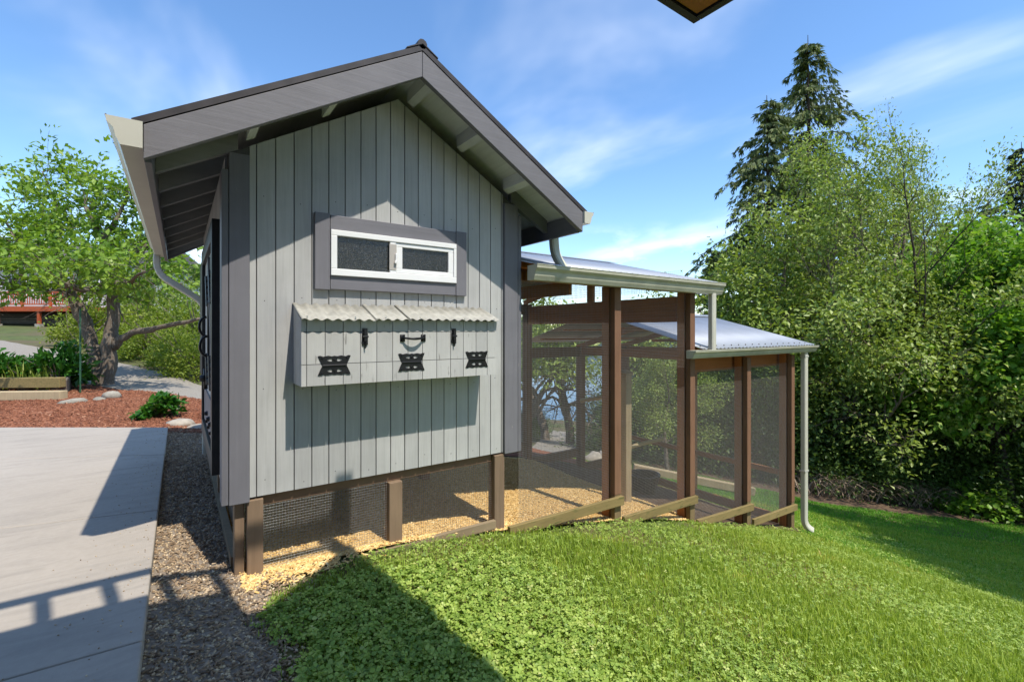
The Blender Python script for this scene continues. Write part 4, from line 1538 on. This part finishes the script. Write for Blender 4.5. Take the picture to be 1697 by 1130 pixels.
SPA = [(6, .75, .55, .10, .05), (6, .85, .52, .18, .06), (5, .9, .5, .22, .03), (3, .9, .55, .25, .0), (0, 0, 0, .25, .0)]
t_a = decid(41, 11, SPA, 4, .13, .085, .13, (.0, .0), .2, .55, .42)
t_b = decid(42, 11, [(7, .7, .5, .06, .08), (5, .85, .52, .16, .08), (4, .9, .5, .2, .05), (0, 0, 0, .22, .02)], 4, .12, .080, .115, (.02, 0), .2, .55, .60)
t_c = decid(43, 8, [(6, .9, .62, .12, .04), (6, .9, .55, .2, .04), (5, .9, .5, .22, .0), (3, .9, .5, .25, .0), (0, 0, 0, .25, -.02)], 4, .15, .085, .10, (.05, .02), .3, .55, .36)


def put(name, label, tree, px, D, ztop, Hgt, bark, leafm, rot=0, s=1.0, group=None, wide=1.0):
    p = at(px, D)
    z = p.z
    V = tree[1][0]
    top = np.percentile(V[:, 2], 99.8)
    k = (ztop - z) / top if ztop is not None else s
    r_ = place_tree(name, label, 'tree', tree[0], tree[1], (p.x, p.y, z), bark, leafm, group)
    r_.scale = (k * wide, k * wide, k)
    r_.rotation_euler.z = rot
    return r_


A1 = put('alder_tree', 'pale green leafy tree with open crown in front of the tall conifers', t_a, 1455, 14.5, zat(182, 14.5), 0, M['bark'], M['dogwood'], 3.4, wide=.80)
A2 = put('alder_tree', 'thin dark-trunked tree with sparse twiggy top right of the pale leafy tree', t_b, 1530, 12.6, zat(165, 12.6), 0, M['barkd'], M['dogwood'], 2.87, wide=.62)
A3 = put('flowering_tree', 'low pale blossoming tree at the foot of the second conifer', t_c, 1335, 15, zat(330, 15), 0, M['bark'], M['dogwood'], 2.2)


def again(src, label, px, D, ztop, rot, name=None):
    c = copy_tree(src)
    p = at(px, D)
    V = np.empty(len(src.children[1].data.vertices) * 3, np.float32)
    src.children[1].data.vertices.foreach_get('co', V)
    top = np.percentile(V.reshape(-1, 3)[:, 2], 99.8)
    k = (ztop - p.z) / top
    c.location = p
    c.scale = (k, k, k)
    c.rotation_euler.z = rot
    tag(c, label)
    if name:
        c.name = name
    return c


again(A3, 'pale leafy tree low behind the lower roof of the run', 1290, 17, zat(420, 17), .5)
again(A1, 'leafy tree filling the gap between the twiggy tree and the maple', 1590, 18, zat(380, 18), 3.0)
c = again(A1, 'full pale green tree rising between the open-crowned tree and the conifers', 1500, 16.5, zat(225, 16.5), 2.0)
c.scale = (c.scale[0] * .72, c.scale[1] * .72, c.scale[2])
again(A3, 'low leafy tree below the thin dark-trunked tree', 1480, 13.6, zat(470, 13.6), 4.0)
again(A3, 'leafy tree in the shade between conifers and lawn', 1395, 13.5, zat(400, 13.5), 5.2)

t_m = decid(51, 9, [(7, .85, .6, .10, .05), (6, .9, .55, .2, .04), (5, .9, .5, .22, .0), (3, .9, .5, .25, -.02), (0, 0, 0, .25, -.03)], 7, .17, .115, .14, (-.05, 0), .5, .7, .38)
mp_top = np.percentile(t_m[1][0][:, 2], 99.8)
MP = put('maple_tree', 'bright green broad-leaved maple at the right edge of the woods', t_m, 1672, 11.6, zat(345, 11.6), 0, M['barkd'], M['maple'], .7)
again(MP, 'second maple lower down in front of the bright one', 1730, 14.5, zat(420, 14.5), 2.1)
again(MP, 'shaded maple behind the twiggy tree', 1560, 19, zat(400, 19), 4.1)

# background wood that closes the gaps
bgc = bpy.data.objects['cedar_tree.001']
for k, (px, D, zt) in enumerate(((1420, 27, 300), (1500, 29, 330), (1570, 28, 360), (1640, 30, 330), (1740, 27, 300), (1340, 30, 330), (1135, 30, 520), (1075, 28, 540))):
    c = copy_tree(bgc)
    p = at(px, D)
    k_ = (zat(zt, D) - p.z) / 14.5
    c.location = p
    c.scale = (max(k_, .5), max(k_, .5), k_)
    c.rotation_euler.z = k * 1.3
    tag(c, 'dark conifer deep in the woods, mostly hidden behind nearer trees', 'tree', 'conifers deep in the woods')

# shrubs at the wood edge
s1 = shrub_mesh(61, 2.4, 2.2, 3.5, 17000, .115, 30, .2, .55, 80)
s2 = shrub_mesh(62, 1.6, 1.6, 1.8, 9000, .095, 24, .2, .5, 46)
proto = []
for nm, s, mt in (('woodland_shrub', s1, 'under'), ('woodland_shrub', s2, 'under')):
    r_ = place_tree(nm, 'dense dark green shrub at the foot of the woods beyond the lawn', 'shrub', s[0], s[1], (0, 0, 0), M['barkd'], M[mt], 'shrubs at the foot of the woods', 'stems', 'foliage')
    proto.append(r_)
spots = [(1345, 13.5, 1.5, 0), (1400, 13.6, 1.25, 1), (1450, 13.4, 1.5, 0), (1505, 13.3, 1.2, 1), (1550, 13.4, 1.5, 0), (1600, 13.0, 1.2, 1), (1650, 12.8, 1.5, 0), (1700, 12.6, 1.4, 0),
         (1372, 15.2, 1.9, 0), (1430, 15.2, 2.2, 0), (1490, 15.5, 2.1, 0), (1560, 15.2, 2.2, 0), (1620, 15.2, 2.0, 0), (1690, 14.6, 2.1, 0), (1755, 13.6, 2.0, 0),
         (1345, 17.5, 2.6, 0), (1280, 19, 2.4, 0), (1230, 20, 2.4, 0), (1180, 19, 2.2, 0), (1120, 20, 2.0, 0), (1440, 18, 2.9, 0), (1520, 19, 3.0, 0), (1600, 18.5, 2.9, 0), (1700, 18, 2.8, 0)]
for i, (px, D, s, w) in enumerate(spots):
    p = at(px, D)
    c = proto[w] if i in (0, 1) and w == i else copy_tree(proto[w])
    c.location = p
    s = s * (.56 if w == 0 else .70)
    c.scale = (s * random.uniform(.85, 1.2), s * random.uniform(.85, 1.2), s)
    c.rotation_euler.z = random.uniform(0, 6)
# bright undergrowth
b1 = shrub_mesh(64, .9, .9, .8, 2600, .15, 10, .2, .65, 18)
r_ = place_tree('leafy_bush', 'sunlit bright green bush in front of the shaded woods', 'bush', b1[0], b1[1], at(1600, 12.0), M['barkd'], M['maple'], None, 'stems', 'foliage')
r_.scale = (1.1, 1.1, 1.15)
c = copy_tree(r_)
c.location = at(1545, 12.2)
c.scale = (.7, .7, .6)
tag(c, 'small bright green bush left of the larger sunlit bush')

# dry brambles along the lawn edge
mb = MB()
r2 = random.Random(9)
for k in range(1100):
    px = r2.uniform(1325, 1730)
    D = np.interp(px, [1325, 1450, 1600, 1740], [11.6, 11.7, 11.6, 11.3]) + r2.uniform(0, 1.5)
    p = at(px, D)
    L = r2.uniform(.4, 1.5)
    a = r2.uniform(0, 6.283)
    pts = [p + Vector((math.cos(a) * L * .6 * t, math.sin(a) * L * .6 * t, L * (1.3 * t - .95 * t * t) - .03)) for t in (0, .3, .6, 1)]
    mb.tube(pts, [.010, .009, .007, .004], 3, cap=False)
o = mb.build('bramble_canes', M['twig'], None, org=(0, 0, 0))
tag(o, 'tangle of dry brown bramble canes along the lawn edge', 'brambles', kind='stuff')

# trees and bushes seen through the run
t_l = decid(71, 6, [(6, .9, .62, .12, .03), (6, .9, .55, .2, .03), (5, .9, .5, .22, .0), (0, 0, 0, .25, -.05)], 6, .16, .15, .13, (.03, 0), .4, .5, .42)
_T = t_l[0]
_top = max(t[0].z for t in _T.tips)
_T.tips = [t for t in _T.tips if t[0].z > .52 * _top]
t_l = (_T, _T.leaves(6, .16, .13, .4, .5))
L1 = put('waterside_tree', 'slim lakeside tree seen through the mesh, left of its twin', t_l, 905, 18.5, zat(505, 18.5), 0, M['bark'], M['dogwood'], .2)
again(L1, 'slim lakeside tree seen through the mesh, right of its twin', 945, 18, zat(500, 18), 2.0)
again(L1, 'lakeside tree seen through the mesh beside the coop corner', 868, 17, zat(520, 17), 3.5)
again(L1, 'lakeside tree seen through the mesh behind the brown front posts', 1012, 18, zat(505, 18), 4.5)
again(A3, 'blossoming small tree seen through the mesh right of the roost post', 1108, 11.5, zat(575, 11.5), 1.0, 'flowering_tree')
for px, D, s in ((1065, 16, 1.6), (1110, 16, 1.7), (1150, 15, 1.7), (1195, 15, 1.8), (1240, 14.5, 1.8), (1285, 14.5, 1.8), (870, 20, .8), (1020, 19, 1.0)):
    c = copy_tree(proto[0])
    c.location = at(px, D)
    s *= .55
    c.scale = (s, s, s)
    c.rotation_euler.z = px
    tag(c, 'dark shrub seen through the mesh beyond the back of the run', 'shrub', 'shrubs beyond the run')


# --- left: hedge, shrubs, garden bed
h1 = shrub_mesh(81, 1.1, .9, 1.25, 5200, .085, 16, .1, .5, 30)
hs = []
lab = ['yellow-green hedge shrub nearest the coop wall, behind the gravel path', 'yellow-green hedge shrub second from the coop wall', 'yellow-green hedge shrub third from the coop wall',
       'yellow-green hedge shrub just right of the apple trunk', 'bright lime shrub between the apple trunks and the red deck', 'taller scrubby shrub behind the hedge near the coop',
       'taller scrubby shrub behind the middle of the hedge', 'taller scrubby shrub directly behind the apple tree']
for i, (px, D, s, hz) in enumerate(((338, 12.9, 1.0, 1.0), (300, 14.3, 1.05, 1.05), (260, 15.8, 1.15, 1.05), (222, 17.4, 1.2, 1.0), (146, 19.5, 1.35, 1.75), (330, 17.5, 1.6, 1.9), (275, 19.0, 1.7, 1.95), (230, 20.5, 1.7, 1.9))):
    if i == 0:
        c = place_tree('hedge_shrub', lab[0], 'shrub', h1[0], h1[1], (0, 0, 0), M['bark'], M['shrubg'], 'shrubs along the path', 'stems', 'foliage')
        h0 = c
    else:
        c = copy_tree(h0)
        tag(c, lab[i])
    c.location = at(px, D)
    c.scale = (s, s, hz)
    c.rotation_euler.z = i * 1.1
# trees behind them
again(A1, 'leafy tree behind the hedge, glimpsed past the coop eave', 318, 22, zat(435, 22), 1.0)
again(A3, 'leafy tree behind the scrub shrubs left of the coop', 255, 24, zat(440, 24), 2.0)
again(A1, 'distant leafy tree at the left edge of the photo', -30, 45, zat(400, 45), 2.5)

# raised bed: timbers
def log(name, label, a, b_, w, h, mat):
    o = MB().beam(a, b_, w, h).build(name, mat, None, bevel=.012)
    return tag(o, label, 'timber')


z0 = float(terr(-4, 8.2))
pa, pb = at(-60, 8.6), at(106, 8.6)
log('landscape_timber', 'weathered lower timber edging the raised garden bed', (pa.x, pa.y, pa.z + .09), (pb.x, pb.y, pb.z + .09), .16, .16, M['raw'])
pa, pb = at(-60, 9.2), at(104, 9.2)
log('landscape_timber', 'golden upper timber of the raised garden bed', (pa.x, pa.y, pa.z + .27), (pb.x, pb.y, pb.z + .27), .14, .20, M['olivex'])
pa, pb = at(104, 9.25), at(118, 11.2)
log('landscape_timber', 'short end timber of the raised bed beside the apple tree', (pa.x, pa.y, pa.z + .16), (pb.x, pb.y, pb.z + .16), .12, .30, M['bark'])
g1 = shrub_mesh(91, .5, .5, .62, 900, .15, 9, .0, .45, 14)
for i, (px, D, s, hz, lb) in enumerate(((95, 9.9, 1.15, 1.15, 'dark leafy perennial in the raised bed next to the apple tree'), (45, 9.9, .9, .8, 'leafy perennial in the middle of the raised bed'), (5, 9.8, 1.0, 1.0, 'leafy perennial at the left edge of the raised bed'))):
    if i == 0:
        g0 = place_tree('garden_plant', lb, 'plant', g1[0], g1[1], (0, 0, 0), M['bark'], M['plant'], 'plants in the raised bed', 'stems', 'foliage')
        c = g0
    else:
        c = copy_tree(g0)
        tag(c, lb)
    p = at(px, D)
    c.location = (p.x, p.y, p.z + .12)
    c.scale = (s, s, hz)
    c.rotation_euler.z = i
mb = MB()
for k in range(260):
    px = r2.uniform(-20, 85)
    D = r2.uniform(9.45, 10.4)
    p = at(px, D)
    p.z += .1
    L = r2.uniform(.25, .6)
    a = r2.uniform(0, 6.283)
    w = .012
    s = Vector((-math.sin(a), math.cos(a), 0)) * w
    d = Vector((math.cos(a), math.sin(a), 0))
    e = p + d * L * .3 + Vector((0, 0, L))
    q = p + d * L * .1 + Vector((0, 0, L * .6))
    mb.add([p - s, p + s, q + s, q - s, e], [(0, 1, 2, 3), (3, 2, 4)])
o = mb.build('iris_leaves', M['shrubg'], None, org=(0, 0, 0))
at_ = o.data.attributes.new('v', 'FLOAT', 'POINT')
at_.data.foreach_set('value', np.repeat(np.random.default_rng(3).uniform(.2, .9, 260), 5).astype(np.float32))
tag(o, 'upright strap-shaped leaves growing in the raised bed', 'leaves', kind='stuff')

# green plant at the corner of the patio
pl = shrub_mesh(95, .27, .26, .34, 520, .105, 22, .35, .62, 22)
p = at(267, 6.95)
place_tree('leafy_plant', 'low round green plant in the red mulch at the patio corner', 'plant', pl[0], pl[1], (p.x, p.y, p.z), M['under'] and M['bark'], M['plant'], None, 'stems', 'foliage')

# stake by the apple tree
p = at(133, 9.6)
tag(MB().tube([(p.x, p.y, p.z - .1), (p.x, p.y, p.z + 1.7)], .016, 8).tube([(p.x, p.y, p.z + 1.7), (p.x, p.y, p.z + 1.74)], [.016, .004], 8).build('garden_stake', plain('green_plastic', (.03, .10, .05), .5)),
    'thin green garden stake standing in front of the apple trunk', 'stake')


# --- rocks
def rock(p, s, seed, label, mat='stone', group=None):
    nr = np.random.default_rng(seed)
    bm = bmesh.new()
    bmesh.ops.create_icosphere(bm, subdivisions=2, radius=1)
    k = nr.normal(0, 1, (5, 3))
    for v in bm.verts:
        c = np.array(v.co)
        f = 1 + .16 * np.sin(2.2 * c @ k[0]) + .10 * np.sin(4 * c @ k[1] + 1) + .05 * np.sin(7 * c @ k[2])
        v.co = Vector((c[0] * s[0] * f, c[1] * s[1] * f, c[2] * s[2] * f))
    mb = MB()
    bm.verts.index_update()
    mb.add([tuple(v.co + Vector(p)) for v in bm.verts], [tuple(v.index for v in f.verts) for f in bm.faces])
    bm.free()
    o = mb.build('rock', M[mat], None, smooth=True)
    return tag(o, label, 'rock', group)


def rp_(px, D, dz=.02):
    p = at(px, D)
    return (p.x, p.y, p.z + dz)


rock(rp_(297, 6.55), (.17, .12, .075), 1, 'tan rock at the patio corner beside the leafy plant', 'stone')
rock(rp_(329, 6.5), (.18, .10, .065), 2, 'flat brown rock at the end of the gravel strip by the coop', 'stone')
rock(rp_(313, 6.6), (.06, .06, .055), 3, 'small round rock between the two flat rocks at the gravel strip', 'stone')
rock(rp_(122, 8.3), (.21, .11, .07), 4, 'pale flat rock at the end of the bed timber in the mulch', 'stonel')
rock(rp_(187, 8.9, .05), (.15, .14, .10), 5, 'pale rock in the mulch in front of the apple trunk', 'stonel')
rock(rp_(165, 8.6), (.10, .07, .05), 6, 'small pale stone left of the rock before the apple trunk', 'stonel')
rock(rp_(985, 10.2, .05), (.26, .2, .20), 7, 'rounded boulder seen through the mesh left of the front post', 'stone')
rock(rp_(1000, 10.4, .05), (.20, .2, .22), 8, 'boulder seen through the mesh partly behind the front post', 'stone')
for i, (px, D) in enumerate(((1075, 10.2), (1086, 10.2), (1098, 10.3))):
    rock(rp_(px, D, .05), (.12, .10, .08), 20 + i, 'small bed-edging stone seen through the mesh right of the roost post', 'stonel', 'edging stones beyond the run')
rock(rp_(1620, 11.3, .03), (.09, .07, .06), 31, 'lone white stone on the lawn edge by the brambles', 'stonel')
pa, pb = at(1050, 10.3), at(1250, 10.0)
log('landscape_timber', 'long timber edging seen through the mesh behind the lower run', (pa.x, pa.y, pa.z + .10), (pb.x, pb.y, pb.z + .12), .14, .16, M['raw'])

# black feed tub in the run
p = at(1068, 6.5)
tub = thing('feed_tub', 'black plastic feed tub on the run floor behind the mesh', 'tub', (p.x, p.y, p.z))
mb = MB()
prof = [(.15, 0), (.20, .24), (.215, .245), (.215, .26), (.19, .26), (.145, .02)]
nv = 20
vs = [(p.x + rr * math.cos(2 * math.pi * k / nv), p.y + rr * math.sin(2 * math.pi * k / nv), p.z + z) for rr, z in prof for k in range(nv)]
fs = [(i * nv + k, i * nv + (k + 1) % nv, (i + 1) * nv + (k + 1) % nv, (i + 1) * nv + k) for i in range(len(prof) - 1) for k in range(nv)]
fs += [tuple(range(nv))[::-1], tuple(range((len(prof) - 1) * nv, len(prof) * nv))]
mb.add(vs, fs).build('bowl', M['blackpaint'], tub, smooth=False)
for s in (-1, 1):
    q = Vector((p.x + s * .20, p.y, p.z + .22))
    MB().tube([q + Vector((0, -.05, 0)), q + Vector((s * .03, 0, -.02)), q + Vector((0, .05, 0))], .008, 6).build('handle', M['black'], tub)

# ------------------------------------------------------------------ neighbour's house with red deck
hp = at(60, 29)
nh = thing('neighbour_house', 'pale sided house with a red timber deck behind the apple tree', 'house', (hp.x, hp.y, hp.z))
nh_w = Vector(W[nh.name])
ux = Vector((RGT[0], RGT[1], 0))
uy = Vector((FWD[0], FWD[1], 0))


def hb(name, mat, parent, x0, x1, y0, y1, z0, z1, bevel=0):
    """box in the house's own right/ahead/up axes"""
    vs = []
    for z in (z0, z1):
        for (a, c) in ((x0, y0), (x1, y0), (x1, y1), (x0, y1)):
            q = Vector((hp.x, hp.y, hp.z)) + ux * a + uy * c
            vs.append((q.x, q.y, hp.z + z))
    return MB().add(vs, [(0, 3, 2, 1), (4, 5, 6, 7), (0, 1, 5, 4), (1, 2, 6, 5), (2, 3, 7, 6), (3, 0, 4, 7)]).build(name, mat, parent, bevel=bevel)


m_pale = plain('pale_clapboard', (.50, .54, .52), .7)
m_red = wood('red_deck_stain', (.42, .085, .028), 0, .6, .2)
m_dark = plain('dark_glass', (.02, .022, .026), .15)
wall = hb('wall', m_pale, nh, -9, 2.2, 4.0, 12, 0, 4.9)
for k in range(22):
    hb('clapboard', m_pale, wall, -9.01, 2.2, 3.965, 3.998, 1.45 + k * .157, 1.45 + k * .157 + .145)
rf = MB()
c0 = Vector((hp.x, hp.y, hp.z))
vs = []
for (a, c, z) in ((-9.6, 3.4, 4.8), (2.8, 3.4, 4.8), (2.8, 8, 6.6), (-9.6, 8, 6.6), (2.8, 12.6, 4.8), (-9.6, 12.6, 4.8), (-9.6, 3.4, 4.62), (2.8, 3.4, 4.62), (2.8, 12.6, 4.62), (-9.6, 12.6, 4.62)):
    q = c0 + ux * a + uy * c
    vs.append((q.x, q.y, hp.z + z))
rf.add(vs, [(0, 1, 2, 3), (3, 2, 4, 5), (6, 9, 8, 7), (0, 6, 7, 1), (5, 4, 8, 9), (1, 7, 8, 4, 2), (0, 3, 5, 9, 6)])
rf.build('roof', plain('grey_shingle', (.13, .12, .12), .9), nh)
for (x0, x1, z0, z1) in ((-2.9, -1.3, 1.75, 3.6), (-6, -4.6, 2.2, 3.6), (.4, 1.6, 2.2, 3.5)):
    f_ = hb('window', M['white'], nh, x0, x1, 3.93, 3.964, z0, z1)
    hb('pane', m_dark, f_, x0 + .1, x1 - .1, 3.915, 3.929, z0 + .1, z1 - .1)
dk = hb('deck', m_red, nh, -9, 1.9, .8, 3.9, 1.05, 1.36)
for k in range(5):
    hb('deck_post', m_red, dk, -8.8 + k * 2.66, -8.65 + k * 2.66, .85, 1.0, 0.0, 1.05)
    hb('footing', M['stonel'], dk, -8.88 + k * 2.66, -8.57 + k * 2.66, .78, 1.08, -.3, .25)
hb('rail', m_red, dk, -9, 1.9, .82, .90, 2.22, 2.30)
hb('rail', m_red, dk, -9, 1.9, .84, .88, 1.46, 1.53)
for k in range(73):
    hb('baluster', M['white'] if k % 1 else m_red, dk, -8.95 + k * .15, -8.91 + k * .15, .845, .875, 1.53, 2.22)
for k in range(7):
    hb('rail_post', m_red, dk, -9 + k * 1.8, -8.9 + k * 1.8, .80, .92, 1.36, 2.4)
hb('underdeck_dark', M['blackpaint'], dk, -9, 1.8, 3.6, 3.7, -.2, 1.04)  # black sheet filling the dark space under the deck
for k in range(4):
    hb('lattice_slat', M['stonel'], dk, -6.5, .2, 3.50, 3.54, .62 - k * .13, .655 - k * .13)

# ------------------------------------------------------------------ the photographer's house: eave, unseen deck shaped for its shadow
hs_ = thing('house', 'house behind the photographer, its wood-lined eave corner poking into the top edge', 'house', (-3.5, -6.0, 0))
MB().box(-9.5, .30, -12, -4.75, -.3, 5.2).build('wall', M['siding'], hs_)
MB().prism([(-12.3, 5.15), (-8.4, 7.0), (-4.45, 5.15), (-4.45, 5.05), (-12.3, 5.05)], 0, -9.9, .62).build('roof', M['roofdark'], hs_)
dz0, dz1 = 2.92, 3.12
dky = -1.93
MB().prism([(-9.0, -1.92), (.34, -1.94), (.39, -2.19), (.49, -2.21), (.97, -1.75), (1.02, -1.70), (1.15, -3.10), (1.15, -4.74), (-9.0, -4.74)], 2, dz0, dz1).build('shadow_deck', M['brownx'], hs_)  # out of view; outline drawn so its shadow falls across gravel and grass
MB().box(-9.0, .96, dky - .03, dky + .03, 3.545, 3.585).build('deck_rail', M['brownx'], hs_)
for k in range(42):
    xx = .30 - k * .225
    MB().box(xx, xx + .05, dky - .03, dky + .02, dz1, 3.545).build('baluster', M['brownz'], hs_)
MB().box(.90, 1.00, -1.80, -1.70, dz1 + .001, 3.44).build('newel_post', M['brownz'], hs_)
MB().box(1.10, 1.22, -4.7, -4.58, -.3, dz0).build('deck_post', M['brownz'], hs_)
MB().box(-8.9, -8.78, -1.85, -1.73, -.3, dz0).build('deck_post', M['brownz'], hs_)
# low porch eave: fascia boards and board soffit
ex, ey, ez = 1.043, -2.147, 2.243
MB().box(-9.0, ex - .001, ey - .022, ey, ez, ez + .13).build('eave_fascia', M['blackpaint'], hs_)
MB().box(ex - .022, ex, -4.74, ey - .024, ez, ez + .13).build('eave_fascia', M['blackpaint'], hs_)
for k in range(18):
    y1 = ey - .026 - k * .145
    MB().box(-9.0, ex - .026, max(y1 - .138, -4.74), y1, ez + .006, ez + .026).build('soffit_board', M['rustx'], hs_)
MB().prism([(ey - .0, ez + .131), (-4.74, ez + .35), (-4.74, ez + .37), (ey + .02, ez + .15)], 0, -9.0, ex + .02).build('porch_roof', M['roofdark'], hs_)

# tall trees behind the photographer on the right, shading the lawn
for k, (x, y, zt, w, lb) in enumerate(((8.2, -7.9, 11.5, .62, 'tall leafy tree out of view on the right, shading the lawn, nearest the house'), (12.2, -8.6, 11.5, .62, 'tall leafy tree out of view on the right, second from the house'),
                                       (16.2, -9.4, 10.5, .62, 'tall leafy tree out of view on the right, third from the house'), (7.5, -6.4, 7.4, .62, 'tall leafy tree out of view on the right, farthest from the house'))):
    c = again(MP, lb, 900, 10, zt, k * 2)
    k_ = c.scale[2]
    c.location = (x, y, float(terr(x, y)))
    kz = (zt - c.location.z) / mp_top
    c.scale = (kz * w, kz * w, kz)
